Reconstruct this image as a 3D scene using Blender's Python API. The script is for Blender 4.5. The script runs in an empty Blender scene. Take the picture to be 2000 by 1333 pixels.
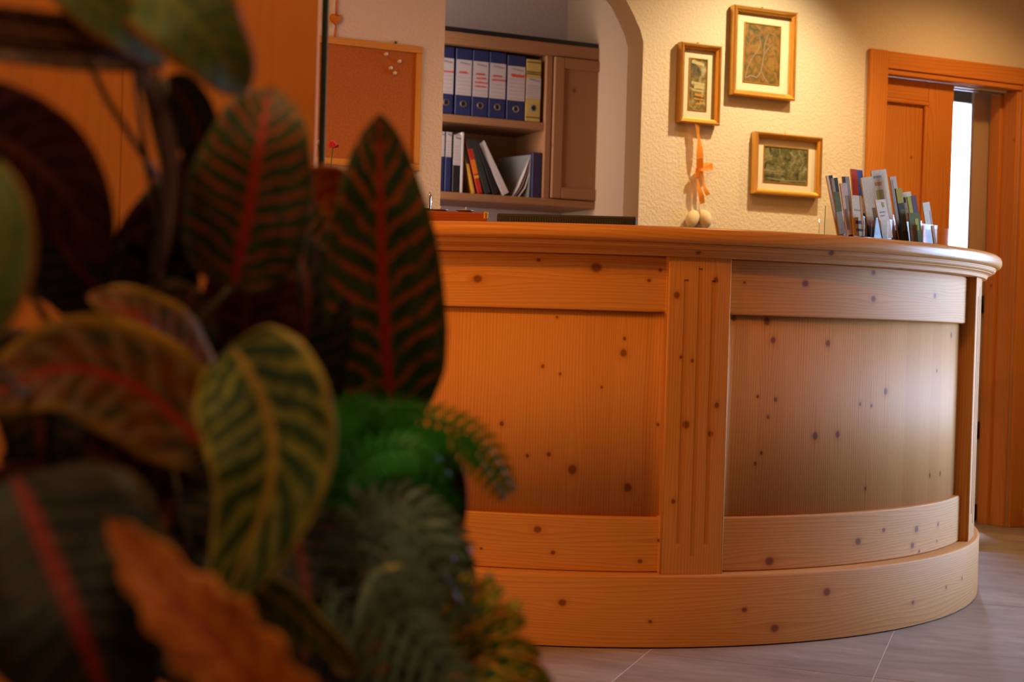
import bpy, bmesh, math, random
from mathutils import Vector, Matrix
random.seed(7)
C = bpy.context.scene.collection
SC = bpy.context.scene
# ------------------------------------------------------------------ camera
F = 2778.0                       # focal length in pixels of the 2000 px frame (50 mm)
EYE = 0.878
cam_d = bpy.data.cameras.new('camera'); cam = bpy.data.objects.new('camera', cam_d); C.objects.link(cam)
cam_d.sensor_width = 36.0; cam_d.lens = 36.0 * F / 2000.0
CAM_M = Matrix.Translation((0, 0, EYE)) @ Matrix.Rotation(math.radians(90 - 0.74), 4, 'X') @ Matrix.Rotation(0.029, 4, 'Z')
cam.matrix_world = CAM_M
cam_d.dof.use_dof = True; cam_d.dof.focus_distance = 3.95; cam_d.dof.aperture_fstop = 4.0
cam_d.clip_start = 0.02
SC.camera = cam
SC.cycles.max_bounces = 7; SC.cycles.diffuse_bounces = 3; SC.cycles.glossy_bounces = 3; SC.cycles.transmission_bounces = 6
SC.cycles.caustics_reflective = False; SC.cycles.caustics_refractive = False
# ------------------------------------------------------------------ world, lights, exposure
SC.view_settings.view_transform = 'Standard'; SC.view_settings.look = 'None'
SC.view_settings.gamma = 1.0; SC.view_settings.use_curve_mapping = False
SC.view_settings.exposure = 0.0
w = bpy.data.worlds.new('world'); SC.world = w; w.use_nodes = True
w.node_tree.nodes['Background'].inputs[0].default_value = (0.9, 0.55, 0.30, 1)
w.node_tree.nodes['Background'].inputs[1].default_value = 0.035

TH = math.radians(24.0)          # the back wall is turned 24 degrees
O = Vector((0, 5.53, 0)); U = Vector((math.cos(TH), math.sin(TH), 0)); N = Vector((-math.sin(TH), math.cos(TH), 0))
def W(u, n, z): return O + U * u + N * n + Vector((0, 0, z))
WARM = (1.0, 0.37, 0.030); COOL = (0.56, 0.85, 1.42)

def lamp(name, kind, loc, power, col, aim=None, **kw):
    d = bpy.data.lights.new(name, kind); o = bpy.data.objects.new(name, d); C.objects.link(o)
    d.energy = power; d.color = col; o.location = loc
    for k, v in kw.items(): setattr(d, k, v)
    if aim is not None:
        o.rotation_euler = (Vector(aim) - Vector(loc)).to_track_quat('-Z', 'Y').to_euler()
    return o
# halogen spot over the pictures
lamp('picture_spot', 'SPOT', W(1.22, -0.68, 2.62), 92, (1.0, 0.72, 0.38), aim=W(0.84, -0.02, 1.0), spot_size=math.radians(104), spot_blend=1.0, shadow_soft_size=0.02)
# warm ceiling downlights, then added fill for plants and door
lamp('downlight_a', 'SPOT', (-0.85, 2.35, 2.60), 68, WARM, aim=(-0.2, 3.4, 0.3), spot_size=math.radians(150), spot_blend=0.8, shadow_soft_size=0.06)
lamp('downlight_b', 'SPOT', (0.45, 2.10, 2.60), 54, WARM, aim=(0.45, 3.1, 0), spot_size=math.radians(150), spot_blend=0.8, shadow_soft_size=0.06)
lamp('downlight_c', 'SPOT', (1.00, 4.88, 2.60), 30, (1.0, 0.52, 0.16), aim=(0.9, 4.4, 0), spot_size=math.radians(150), spot_blend=0.8, shadow_soft_size=0.06)
lamp('plant_fill', 'SPOT', (-0.35, 1.05, 2.60), 38, (1.0, 0.66, 0.30), aim=(-0.35, 1.5, 0), spot_size=math.radians(140), spot_blend=0.8, shadow_soft_size=0.06)  # fill added above the plants to brighten leaves and partition
lamp('door_fill', 'SPOT', W(2.05, -0.75, 2.60), 42, (1.0, 0.52, 0.18), aim=W(2.0, -0.3, 0.6), spot_size=math.radians(130), spot_blend=0.9, shadow_soft_size=0.05)  # fill added to brighten the sliding door and the wall beside it
lamp('camera_side_fill', 'SPOT', (0.25, -0.35, 2.55), 30, (1.0, 0.68, 0.34), aim=(-0.16, 1.2, 0.95), spot_size=math.radians(46), spot_blend=0.9, shadow_soft_size=0.06)  # fill added from behind the camera to light the leaf fronts
# added warm fill light on the left, hidden from the camera by the wooden partition
lamp('left_fill', 'POINT', (-1.55, 2.75, 1.10), 30, WARM, shadow_soft_size=0.08)
# daylight through the glazed entrance in the right-hand wall
RW0 = Vector((2.385, 6.592, 0)); RD = -N     # corner of the right-hand wall, direction towards the camera
def RW(s, h, off=0.0): return RW0 + RD * s + Vector((0, 0, h)) + U * off
wl = lamp('entrance_daylight', 'AREA', RW(1.80, 0.98, 0.16), 36, COOL, aim=RW(1.80, 0.90, -1), shape='RECTANGLE', size=1.6, size_y=1.7, spread=math.radians(75))
# dim warm-tinted area light added inside the back office
lamp('office_fill', 'AREA', W(-0.55, 0.75, 1.75), 7.5, (1.0, 0.80, 0.72), aim=W(0.5, 1.2, 1.7), shape='RECTANGLE', size=0.5, size_y=1.2, spread=math.radians(105))
# daylight behind the curtain in the far room
lamp('far_window_daylight', 'AREA', W(3.98, 2.62, 1.25), 300, (0.80, 0.90, 1.15), aim=W(3.98, 0, 1.25), shape='RECTANGLE', size=1.5, size_y=2.0)

# ------------------------------------------------------------------ measuring helpers (photo pixel -> point in the place)
CO = CAM_M.translation.copy()
def ray(px, py): return CAM_M.to_3x3() @ Vector(((px - 1000) / F, -(py - 666.5) / F, -1.0))
def at(px, py, d): return CO + ray(px, py) * d
def hit(px, py, n=0.0):
    r = ray(px, py); t = (n - (CO - O).dot(N)) / r.dot(N); p = CO + r * t
    return (p - O).dot(U), p.z
CC = Vector((0.2, 5.35, 0))       # centre of the round counter
def cyl(px, py, R):               # arc length and height on the counter's face
    r = ray(px, py); a = r.x**2 + r.y**2; ox, oy = CO.x - CC.x, CO.y - CC.y
    b = 2 * (ox * r.x + oy * r.y); c = ox*ox + oy*oy - R*R; D = b*b - 4*a*c
    t = (-b - math.sqrt(max(D, 0))) / (2 * a); p = CO + r * t
    return R * math.atan2(p.x - CC.x, -(p.y - CC.y)), p.z

# ------------------------------------------------------------------ object helpers
def link(o, parent=None):
    C.objects.link(o)
    if parent is not None: o.parent = parent
    return o
def tag(o, label=None, cat=None, group=None, kind=None):
    if label: o['label'] = label
    if cat: o['category'] = cat
    if group: o['group'] = group
    if kind: o['kind'] = kind
    return o
def empty(name, loc=(0, 0, 0), rz=0.0, label=None, cat=None, group=None, kind=None):
    o = bpy.data.objects.new(name, None); o.location = loc; o.rotation_euler = (0, 0, rz); o.empty_display_size = 0.05
    C.objects.link(o); return tag(o, label, cat, group, kind)

class MB:
    """collects faces with uv (metres, u along the grain) and links them as one mesh"""
    def __init__(self): self.v = []; self.f = []; self.uv = []; self.sm = []
    def quad(self, pts, uvs=None, smooth=False):
        i = len(self.v); self.v += [tuple(p) for p in pts]; self.f.append(tuple(range(i, i + len(pts))))
        self.uv.append(uvs or [(0, 0)] * len(pts)); self.sm.append(smooth)
    def box(self, x0, x1, y0, y1, z0, z1, grain='x', off=None):
        off = off or (random.uniform(0, 9), random.uniform(0, 9))
        P = lambda x, y, z: (x, y, z)
        faces = [
            [(x0,y0,z0),(x1,y0,z0),(x1,y0,z1),(x0,y0,z1)], [(x1,y1,z0),(x0,y1,z0),(x0,y1,z1),(x1,y1,z1)],
            [(x0,y1,z0),(x0,y0,z0),(x0,y0,z1),(x0,y1,z1)], [(x1,y0,z0),(x1,y1,z0),(x1,y1,z1),(x1,y0,z1)],
            [(x0,y0,z1),(x1,y0,z1),(x1,y1,z1),(x0,y1,z1)], [(x0,y1,z0),(x1,y1,z0),(x1,y0,z0),(x0,y0,z0)]]
        g = 'xyz'.index(grain); oth = [k for k in range(3) if k != g]
        for q in faces:
            ext = [max(p[k] for p in q) - min(p[k] for p in q) for k in range(3)]
            c = oth[0] if ext[oth[0]] >= ext[oth[1]] else oth[1]
            self.quad(q, [(p[g] + off[0], p[c] + off[1] + (0.0 if c == oth[0] else 3.1)) for p in q])
        return self
    def build(self, name, mat, parent=None, bevel=0.0, merge=True, smooth=None, seg=2):
        me = bpy.data.meshes.new(name); me.from_pydata(self.v, [], self.f)
        uvl = me.uv_layers.new(name='UVMap'); k = 0
        for fu in self.uv:
            for t in fu: uvl.data[k].uv = t; k += 1
        me.polygons.foreach_set('use_smooth', [bool(s) if smooth is None else smooth for s in self.sm])
        if merge or bevel:
            bm = bmesh.new(); bm.from_mesh(me); bmesh.ops.remove_doubles(bm, verts=bm.verts, dist=1e-5)
            bm.to_mesh(me); bm.free()
        me.materials.append(mat); o = bpy.data.objects.new(name, me); link(o, parent)
        if bevel:
            b = o.modifiers.new('bevel', 'BEVEL'); b.width = bevel; b.segments = seg; b.limit_method = 'ANGLE'; b.angle_limit = math.radians(40)
            me.polygons.foreach_set('use_smooth', [True] * len(me.polygons))
            o.modifiers.new('wn', 'WEIGHTED_NORMAL')
        return o
def box(name, mat, parent, x0, x1, y0, y1, z0, z1, grain='x', bevel=0.0, off=None, seg=2):
    return MB().box(x0, x1, y0, y1, z0, z1, grain, off).build(name, mat, parent, bevel, seg=seg)
def lathe(name, mat, parent, prof, seg=24, loc=(0, 0, 0), smooth=True):
    m = MB(); n = len(prof)
    for i in range(seg):
        a, b = 2*math.pi*i/seg, 2*math.pi*(i+1)/seg
        for j in range(n - 1):
            (r0, z0), (r1, z1) = prof[j], prof[j+1]
            q = [(r0*math.cos(a), r0*math.sin(a), z0), (r0*math.cos(b), r0*math.sin(b), z0), (r1*math.cos(b), r1*math.sin(b), z1), (r1*math.cos(a), r1*math.sin(a), z1)]
            if r0 == 0: q = [q[0], q[2], q[3]]
            elif r1 == 0: q = q[:3]
            m.quad([Vector(p) + Vector(loc) for p in q], None, smooth)
    return m.build(name, mat, parent)
def tube(name, mat, parent, pts, rad, seg=8, m=None, uvs=None):
    own = m is None; m = m or MB(); pts = [Vector(p) for p in pts]; rings = []
    rad = rad if isinstance(rad, (list, tuple)) else [rad] * len(pts)
    for i, p in enumerate(pts):
        t = (pts[min(i+1, len(pts)-1)] - pts[max(i-1, 0)]).normalized()
        s = t.cross(Vector((0, 0, 1))); s = s.normalized() if s.length > 1e-3 else Vector((1, 0, 0)); b = s.cross(t)
        rings.append([p + (s*math.cos(2*math.pi*k/seg) + b*math.sin(2*math.pi*k/seg)) * rad[i] for k in range(seg)])
    for i in range(len(pts) - 1):
        for k in range(seg):
            l = (k+1) % seg; m.quad([rings[i][k], rings[i][l], rings[i+1][l], rings[i+1][k]], None, True)
    m.quad(rings[0][::-1]); m.quad(rings[-1])
    return m.build(name, mat, parent) if own else None
def ring_piece(m, R0, R1, z0, z1, a0, a1, grain='s', n=None, prof=None, off=(0, 0)):
    """block of a ring about the counter's axis: a measured from -Y towards +X (degrees). prof: list of (R,z) closed outline instead of the rectangle"""
    n = n or max(2, int(abs(a1 - a0) / 1.5)); pr = prof or [(R1, z0), (R1, z1), (R0, z1), (R0, z0)]
    P = lambda R, a, z: (R*math.sin(a), -R*math.cos(a), z)
    acc = [0.0]
    for j in range(len(pr)):
        q = pr[(j+1) % len(pr)]; acc.append(acc[-1] + math.hypot(q[0]-pr[j][0], q[1]-pr[j][1]))
    Rm = max(p[0] for p in pr)
    for i in range(n):
        a, b = math.radians(a0 + (a1-a0)*i/n), math.radians(a0 + (a1-a0)*(i+1)/n)
        for j in range(len(pr)):
            (r0, h0), (r1, h1) = pr[j], pr[(j+1) % len(pr)]
            if prof: c0, c1 = acc[j], acc[j+1]
            else: c0, c1 = (h0, h1) if abs(h1-h0) > 1e-6 else (h0 + r0 + 2.0, h0 + r1 + 2.0)
            s0, s1 = a*Rm, b*Rm
            uv = [(s0, c0), (s1, c0), (s1, c1), (s0, c1)]
            if grain == 'z': uv = [(y, x) for x, y in uv]
            m.quad([P(r0,a,h0), P(r0,b,h0), P(r1,b,h1), P(r1,a,h1)], [(x+off[0], y+off[1]) for x, y in uv], True)
    for a, flip in ((math.radians(a0), False), (math.radians(a1), True)):
        q = [P(r, a, h) for r, h in pr]; u = [(h, r) if grain == 'z' else (r, h) for r, h in pr]
        if flip: q.reverse(); u.reverse()
        m.quad(q[::-1], u[::-1])
    return m

# ------------------------------------------------------------------ materials
MATS = {}
class NT:
    def __init__(self, name):
        self.m = bpy.data.materials.new(name); self.m.use_nodes = True; self.t = self.m.node_tree
        self.b = self.t.nodes['Principled BSDF']; self.out = self.t.nodes['Material Output']
    def n(self, typ, **kw):
        x = self.t.nodes.new(typ)
        for k, v in kw.items(): setattr(x, k, v)
        return x
    def l(self, a, b): self.t.links.new(a, b)
    def val(self, s, x):
        if isinstance(x, bpy.types.NodeSocket): self.l(x, s)
        else: s.default_value = x
    def math(self, op, a, b=0.0, c=None, clamp=False):
        x = self.n('ShaderNodeMath', operation=op, use_clamp=clamp); self.val(x.inputs[0], a); self.val(x.inputs[1], b)
        if c is not None: self.val(x.inputs[2], c)
        return x.outputs[0]
    def mix(self, fac, a, b, blend='MIX'):
        x = self.n('ShaderNodeMix', data_type='RGBA', blend_type=blend); self.val(x.inputs[0], fac)
        for s, v in ((x.inputs[6], a), (x.inputs[7], b)):
            if isinstance(v, bpy.types.NodeSocket): self.l(v, s)
            else: s.default_value = (*v[:3], 1)
        return x.outputs[2]
    def comb(self, x, y, z=0.0):
        c = self.n('ShaderNodeCombineXYZ'); self.val(c.inputs[0], x); self.val(c.inputs[1], y); self.val(c.inputs[2], z); return c.outputs[0]
    def noise(self, vec, scale=1.0, detail=2.0, rough=0.5):
        x = self.n('ShaderNodeTexNoise'); self.l(vec, x.inputs['Vector']); x.inputs['Scale'].default_value = scale
        x.inputs['Detail'].default_value = detail; x.inputs['Roughness'].default_value = rough; return x.outputs[0]
    def ramp(self, fac, stops):
        x = self.n('ShaderNodeValToRGB'); self.l(fac, x.inputs[0]); e = x.color_ramp.elements
        while len(e) < len(stops): e.new(0.5)
        for el, (p, c) in zip(e, stops): el.position = p; el.color = (*c[:3], 1)
        return x.outputs[0]
    def sstep(self, v, lo, hi):
        x = self.n('ShaderNodeMapRange', interpolation_type='SMOOTHSTEP'); self.val(x.inputs[0], v); x.inputs[1].default_value = lo; x.inputs[2].default_value = hi
        return x.outputs[0]
    def bump(self, h, strength=0.3, dist=0.002):
        x = self.n('ShaderNodeBump'); x.inputs['Strength'].default_value = strength; x.inputs['Distance'].default_value = dist
        self.l(h, x.inputs['Height']); self.l(x.outputs[0], self.b.inputs['Normal'])
    def uv(self):
        x = self.n('ShaderNodeUVMap', uv_map='UVMap'); s = self.n('ShaderNodeSeparateXYZ'); self.l(x.outputs[0], s.inputs[0]); return x.outputs[0], s.outputs[0], s.outputs[1]
    def set(self, col=None, rough=0.5, metal=0.0, coat=0.0, spec=None, trans=0.0):
        if col is not None: self.val(self.b.inputs['Base Color'], (*col[:3], 1) if not isinstance(col, bpy.types.NodeSocket) else col)
        self.val(self.b.inputs['Roughness'], rough); self.b.inputs['Metallic'].default_value = metal
        self.b.inputs['Coat Weight'].default_value = coat; self.b.inputs['Coat Roughness'].default_value = 0.3
        if spec is not None: self.b.inputs['Specular IOR Level'].default_value = spec
        self.b.inputs['Transmission Weight'].default_value = trans
        return self.m
def plain(name, col, rough=0.5, metal=0.0, coat=0.0, spec=None, vary=0.12, scale=40.0):
    """a solid colour with a little procedural mottling"""
    if name in MATS: return MATS[name]
    t = NT(name); tc = t.n('ShaderNodeTexCoord').outputs['Object']
    nz = t.noise(tc, scale, 3.0)
    c = t.mix(nz, [max(0, x*(1-vary)) for x in col], [min(1, x*(1+vary)) for x in col])
    MATS[name] = t.set(c, rough, metal, coat, spec); return MATS[name]

PALE = (0.64, 0.300, 0.078); DARK = (0.48, 0.180, 0.036); KNOT = (0.13, 0.024, 0.005)
def wood(name, pale=PALE, dark=DARK, knots=None, knot_density=0.0, rough=0.64, coat=0.0, lines=95.0, contrast=1.25, flow=1.0, staves=0.0):
    """softwood with growth lines that bend round the knots; uv in metres, u along the grain. knots: (u, v, radius) list, or scattered"""
    if name in MATS: return MATS[name]
    t = NT(name); uvv, u, v = t.uv()
    def vm(op, a, b=None):
        x = t.n('ShaderNodeVectorMath', operation=op); t.val(x.inputs[0], a)
        if b is not None: t.val(x.inputs[1], b)
        return x.outputs[1] if op in ('LENGTH', 'DOT_PRODUCT') else x.outputs[0]
    warp = None; q = None
    for ku, kv, kr in (knots or ()):
        d = vm('SUBTRACT', uvv, (ku, kv, 0)); k = kr * 1.87
        e = vm('MULTIPLY', d, (1/(5*k), 1/k, 0)); g = t.math('POWER', 0.3679, vm('DOT_PRODUCT', e, e))
        wv = t.math('MULTIPLY', t.math('MULTIPLY', g, vm('DOT_PRODUCT', d, (0, 1, 0))), 1.0)
        warp = wv if warp is None else t.math('ADD', warp, wv)
        l = vm('LENGTH', vm('MULTIPLY', d, (0.85/kr, 1/kr, 0))); q = l if q is None else t.math('MINIMUM', q, l)
    if knot_density:
        vo = t.n('ShaderNodeTexVoronoi', voronoi_dimensions='2D'); vo.inputs['Scale'].default_value = 1.0
        su, sv = knot_density * 4.0, knot_density * 8.0
        t.l(vm('MULTIPLY', uvv, (su, sv, 0)), vo.inputs['Vector'])
        cs = t.n('ShaderNodeSeparateColor'); t.l(vo.outputs['Color'], cs.inputs[0])
        r = t.math('MULTIPLY', t.math('MAXIMUM', t.math('SUBTRACT', cs.outputs[0], 0.35), 0.02), 0.016)
        d = vm('SUBTRACT', uvv, vm('MULTIPLY', vo.outputs['Position'], (1/su, 1/sv, 0)))
        l = t.math('DIVIDE', vm('LENGTH', vm('MULTIPLY', d, (0.85, 1, 0))), r); q = l if q is None else t.math('MINIMUM', q, l)
        wv = t.math('MULTIPLY', vm('DOT_PRODUCT', d, (0, 1, 0)), t.math('POWER', 0.6, t.math('MULTIPLY', l, l)))
        warp = wv if warp is None else t.math('ADD', warp, wv)
    low = t.noise(vm('MULTIPLY', uvv, (0.9, 7.0, 0)), 1.0, 1.0)
    vv = v if warp is None else t.math('SUBTRACT', v, t.math('MULTIPLY', warp, 0.8))
    ph = t.math('MULTIPLY_ADD', vv, lines, t.math('MULTIPLY', low, 9.0 * flow))
    fr = t.math('FRACT', ph); ln = t.math('MULTIPLY', t.math('POWER', fr, 2.2), t.sstep(fr, 1.0, 0.88))
    fine = t.noise(vm('MULTIPLY', uvv, (4.0, 420.0, 0)), 1.0, 1.0)
    fac = t.math('MULTIPLY_ADD', ln, 0.60 * contrast, t.math('MULTIPLY', t.math('SUBTRACT', fine, 0.4), 0.7 * contrast))
    if staves:      # glued staves: each a slightly different tone
        wn = t.n('ShaderNodeTexWhiteNoise', noise_dimensions='1D'); t.l(t.math('FLOOR', t.math('DIVIDE', v, staves)), wn.inputs['W'])
        tone = wn.outputs[0]
    else: tone = t.noise(vm('MULTIPLY', uvv, (0.5, 9.0, 1)), 1.0, 0.0)
    fac = t.math('ADD', fac, t.math('MULTIPLY', t.math('SUBTRACT', tone, 0.45), 0.40), clamp=True)
    col = t.mix(fac, pale, dark)
    if q is not None:
        col = t.mix(t.math('MULTIPLY', t.sstep(q, 2.6, 0.9), 0.40), col, dark); col = t.mix(t.math('MULTIPLY', t.sstep(q, 1.15, 0.45), 0.80), col, KNOT)
    t.bump(t.math('MULTIPLY_ADD', ln, -0.8, fine), 0.22, 0.0012)
    MATS[name] = t.set(col, rough, 0.0, coat, spec=0.20); return MATS[name]

def plaster(name, col, bump=0.5, scale=55.0):
    if name in MATS: return MATS[name]
    t = NT(name); tc = t.n('ShaderNodeTexCoord').outputs['Object']
    a = t.noise(tc, scale, 3.0, 0.6); b = t.noise(tc, scale * 2.7, 2.0)
    h = t.math('ADD', t.sstep(a, 0.40, 0.62), t.math('MULTIPLY', b, 0.35))
    c = t.mix(t.noise(tc, 1.3, 2.0), [x * 0.95 for x in col], col)
    t.bump(h, bump, 0.004); MATS[name] = t.set(c, 0.85, spec=0.2); return MATS[name]

def tile_mat():
    t = NT('floor_tile'); uvv, u, v = t.uv()
    a = t.noise(t.comb(t.math('MULTIPLY', u, 1.6), t.math('MULTIPLY', v, 6.0)), 1.0, 5.0, 0.6)
    b = t.noise(t.comb(t.math('MULTIPLY', u, 9.0), t.math('MULTIPLY', v, 26.0)), 1.0, 4.0, 0.65)
    f = t.math('ADD', t.math('MULTIPLY', a, 0.65), t.math('MULTIPLY', b, 0.45))
    c = t.ramp(f, [(0.32, (0.19, 0.14, 0.10)), (0.52, (0.30, 0.23, 0.17)), (0.66, (0.37, 0.29, 0.22)), (0.80, (0.48, 0.39, 0.31))])
    t.bump(b, 0.12, 0.002); return t.set(c, 0.55, spec=0.35)

def leaf_mat(name, blade, blade2, vein, mid, edge, nveins=11.0, veinw=0.42, slope=1.9, edgew=0.10, spots=None, rough=0.46):
    """uv: u = -1..1 across the blade, v = 0..1 along it"""
    t = NT(name); uvv, u, v = t.uv(); au = t.math('ABSOLUTE', u)
    nz = t.noise(t.comb(t.math('MULTIPLY', u, 2.2), t.math('MULTIPLY', v, 6.0)), 1.0, 3.0)
    nz2 = t.noise(t.comb(t.math('MULTIPLY', u, 5.0), t.math('MULTIPLY', v, 14.0), 3.0), 1.0, 2.0)
    col = t.mix(t.sstep(nz, 0.35, 0.65), blade, blade2)
    ph = t.math('ADD', t.math('SUBTRACT', t.math('MULTIPLY', v, nveins), t.math('MULTIPLY', au, slope)), t.math('MULTIPLY', nz, 1.1))
    tri = t.math('ABSOLUTE', t.math('SUBTRACT', t.math('MULTIPLY', t.math('FRACT', ph), 2.0), 1.0))
    vm = t.sstep(tri, veinw, veinw * 0.45)
    vm = t.math('MULTIPLY', vm, t.sstep(nz2, 0.25, 0.55))
    col = t.mix(vm, col, vein)
    if spots is not None:
        vo = t.n('ShaderNodeTexVoronoi', voronoi_dimensions='2D'); vo.inputs['Scale'].default_value = 1.0
        t.l(t.comb(t.math('MULTIPLY', u, 3.0), t.math('MULTIPLY', v, 11.0)), vo.inputs['Vector'])
        cs = t.n('ShaderNodeSeparateColor'); t.l(vo.outputs['Color'], cs.inputs[0])
        sp = t.math('MULTIPLY', t.sstep(vo.outputs['Distance'], 0.5, 0.28), t.sstep(cs.outputs[0], 0.25, 0.4))
        col = t.mix(sp, col, t.mix(cs.outputs[1], spots[0], spots[1]))
    em = t.sstep(t.math('ADD', au, t.math('MULTIPLY', nz2, 0.12)), 1.03 - edgew, 1.06)
    col = t.mix(em, col, edge)
    mm = t.sstep(au, 0.11, 0.05); col = t.mix(mm, col, mid)
    t.bump(t.math('ADD', t.math('MULTIPLY', vm, -0.6), nz2), 0.35, 0.004)
    t.set(col, rough, spec=0.2)
    tr = t.n('ShaderNodeBsdfTranslucent'); t.l(col, tr.inputs[0]); ms = t.n('ShaderNodeMixShader'); ms.inputs[0].default_value = 0.18
    t.l(t.b.outputs[0], ms.inputs[1]); t.l(tr.outputs[0], ms.inputs[2]); t.l(ms.outputs[0], t.out.inputs[0])
    return t.m

WOOD_V = wood('pine_vertical', knot_density=0.8)
WOOD_H = wood('pine_boards', knot_density=0.9)
DOORW = wood('larch_door', pale=(0.66, 0.25, 0.045), dark=(0.50, 0.16, 0.022), knot_density=0.7, lines=60)
CABW = wood('pine_cabinet', pale=(0.32, 0.160, 0.075), dark=(0.23, 0.105, 0.044), knot_density=0.8, rough=0.5, coat=0.1)
PANELW = wood('larch_partition', pale=(0.50, 0.165, 0.020), dark=(0.40, 0.12, 0.012), knot_density=0.35, lines=40, contrast=0.5)
TILE = tile_mat()
GROUT = plain('grout', (0.62, 0.54, 0.46), 0.9)
PLASTER = plaster('plaster_cream', (0.80, 0.74, 0.60), 0.32, 75.0)
PLASTER_OFF = plaster('plaster_office', (0.52, 0.42, 0.40), 0.2)
PLASTER_FAR = plaster('plaster_far', (0.50, 0.36, 0.24), 0.2)
GOLD = plain('gold_leaf', (0.78, 0.44, 0.10), 0.30, 0.75)
GOLD_D = plain('antique_gold', (0.62, 0.33, 0.07), 0.34, 0.7)
MATB = plain('mount_board', (0.82, 0.76, 0.60), 0.9, vary=0.03)
BLACK = plain('black_plastic', (0.012, 0.011, 0.012), 0.45)
CHROME = plain('chrome', (0.75, 0.75, 0.78), 0.18, 1.0, vary=0.03)
STEEL = plain('brushed_steel', (0.5, 0.5, 0.52), 0.35, 1.0, vary=0.05)
WHITE = plain('white_paper', (0.50, 0.45, 0.44), 0.8, vary=0.03)

# ================================================================== THE SETTING
CEIL = 2.66
# ---- floor: 60 x 120 cm stone tiles laid at 20 degrees
GA = math.radians(19.8); gx = Vector((math.cos(GA), -math.sin(GA), 0)); gy = Vector((math.sin(GA), math.cos(GA), 0))
flo = MB().box(-5, 6, -1.2, 10.5, -0.06, -0.0010).build('floor', GROUT); tag(flo, 'grey brown stone tiled floor with pale joints', None, kind='structure')
tile_me = None; G0 = Vector((0.398, 3.847, 0)); cross = -0.033
for i in range(-6, 8):
    for j in range(-6, 5):
        c = G0 + gx * (0.595 * (i + 0.5)) + gy * (cross + 1.19 * (j + 0.5))
        if not (-4 < c.x < 4.8 and 0.4 < c.y < 9.0): continue
        if tile_me is None:
            o = MB().box(-0.2955, 0.2955, -0.593, 0.593, -0.012, 0.0, 'x', off=(0, 0)).build('tile', TILE, flo, bevel=0.0012)
            tile_me = o.data
        m = MB().box(-0.2955, 0.2955, -0.593, 0.593, -0.012, 0.0, 'x').build('tile', TILE, flo) if abs(c.x - 1) < 1.6 and 2.6 < c.y < 5.2 else link(bpy.data.objects.new('tile', tile_me), flo)
        m.location = c; m.rotation_euler = (0, 0, -GA)
bpy.data.objects.remove(o)
# ---- back wall with the arch and the sliding-door opening (built in wall coordinates)
T = 0.13
uA0 = hit(865, 200)[0]; uA1 = hit(1252, 240)[0]; zS = hit(1256.5, 82.8)[1]
arch_px = [(1250.7, 58.6), (1238.6, 31), (1223, 0), (1196, -34), (1150, -66), (1090, -84), (1010, -96), (872, -108)]
arch = [(uA1, 0.0), (uA1, zS)] + [hit(*p) for p in arch_px]; arch[-1] = (uA0, arch[-1][1])
D0 = hit(1724, 300)[0]; D1 = hit(1976, 700)[0]; DZ = hit(1780, 146)[1]      # door opening
uL, uR = -3.4, (RW0 - O).dot(U)
wall = MB()
def wq(u0, u1, z0a, z0b, z1):      # wall slice between u0,u1 with sloping underside
    wall.quad([(u0,0,z0a),(u1,0,z0b),(u1,0,z1),(u0,0,z1)]); wall.quad([(u1,T,z0b),(u0,T,z0a),(u0,T,z1),(u1,T,z1)])
    wall.quad([(u0,0,z1),(u1,0,z1),(u1,T,z1),(u0,T,z1)])
    wall.quad([(u0,T,z0a),(u1,T,z0b),(u1,0,z0b),(u0,0,z0a)])
def wv(u, z0, z1): wall.quad([(u,0,z0),(u,T,z0),(u,T,z1),(u,0,z1)])
wq(uL, uA0, 0, 0, CEIL); wv(uA0, 0, arch[-1][1]); wv(uA1, 0, zS)
for (a, za), (b, zb) in zip(arch[1:], arch[2:]): wq(b, a, zb, za, CEIL)
wq(uA1, D0, 0, 0, CEIL); wq(D0, D1, DZ, DZ, CEIL); wv(D0, 0, DZ); wv(D1, 0, DZ); wq(D1, uR + 0.1, 0, 0, CEIL); wv(uL, 0, CEIL)
wb = wall.build('wall_back', PLASTER); wb.location = O; wb.rotation_euler = (0, 0, TH)
tag(wb, 'cream rough plaster wall with arched opening', kind='structure')
# ---- right-hand wall with the glazed entrance (outside the frame)
rw = MB(); s0, s1, h1 = 1.0, 2.6, 2.3
for (a, b, lo, hi) in ((0, s0, 0, CEIL), (s0, s1, h1, CEIL), (s0, s1, 0, 0.2), (s1, 7.0, 0, CEIL)): rw.box(0.0, 0.14, -b, -a, lo, hi)
wr = rw.build('wall_right', PLASTER); wr.location = RW0; wr.rotation_euler = (0, 0, TH); tag(wr, 'cream plaster wall meeting the door casing', kind='structure')
wfr = MB(); 
for (a, b, lo, hi) in ((s0, s0+0.07, 0.2, h1), (s1-0.07, s1, 0.2, h1), (s0, s1, h1-0.07, h1), (s0, s1, 0.2, 0.27), (1.77, 1.83, 0.2, h1)): wfr.box(0.02, 0.10, -b, -a, lo, hi, 'z')
wi = wfr.build('window_1', DOORW); wi.location = RW0; wi.rotation_euler = (0, 0, TH); tag(wi, 'wooden frame of the glazed entrance', kind='structure')
bs = box('baseboard_right', DOORW, None, -0.016, -0.001, -s0 + 0.02, -0.02, 0.0, 0.085, 'y', 0.004); bs.location = RW0; bs.rotation_euler = (0, 0, TH); tag(bs, 'orange wooden skirting board beside the door casing', kind='structure')
wlft = MB().box(uL - 0.14, uL, -6.5, 0.1, 0, CEIL).build('wall_left', PLASTER); wlft.location = O; wlft.rotation_euler = (0, 0, TH); tag(wlft, 'cream plaster side wall', kind='structure')
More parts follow.
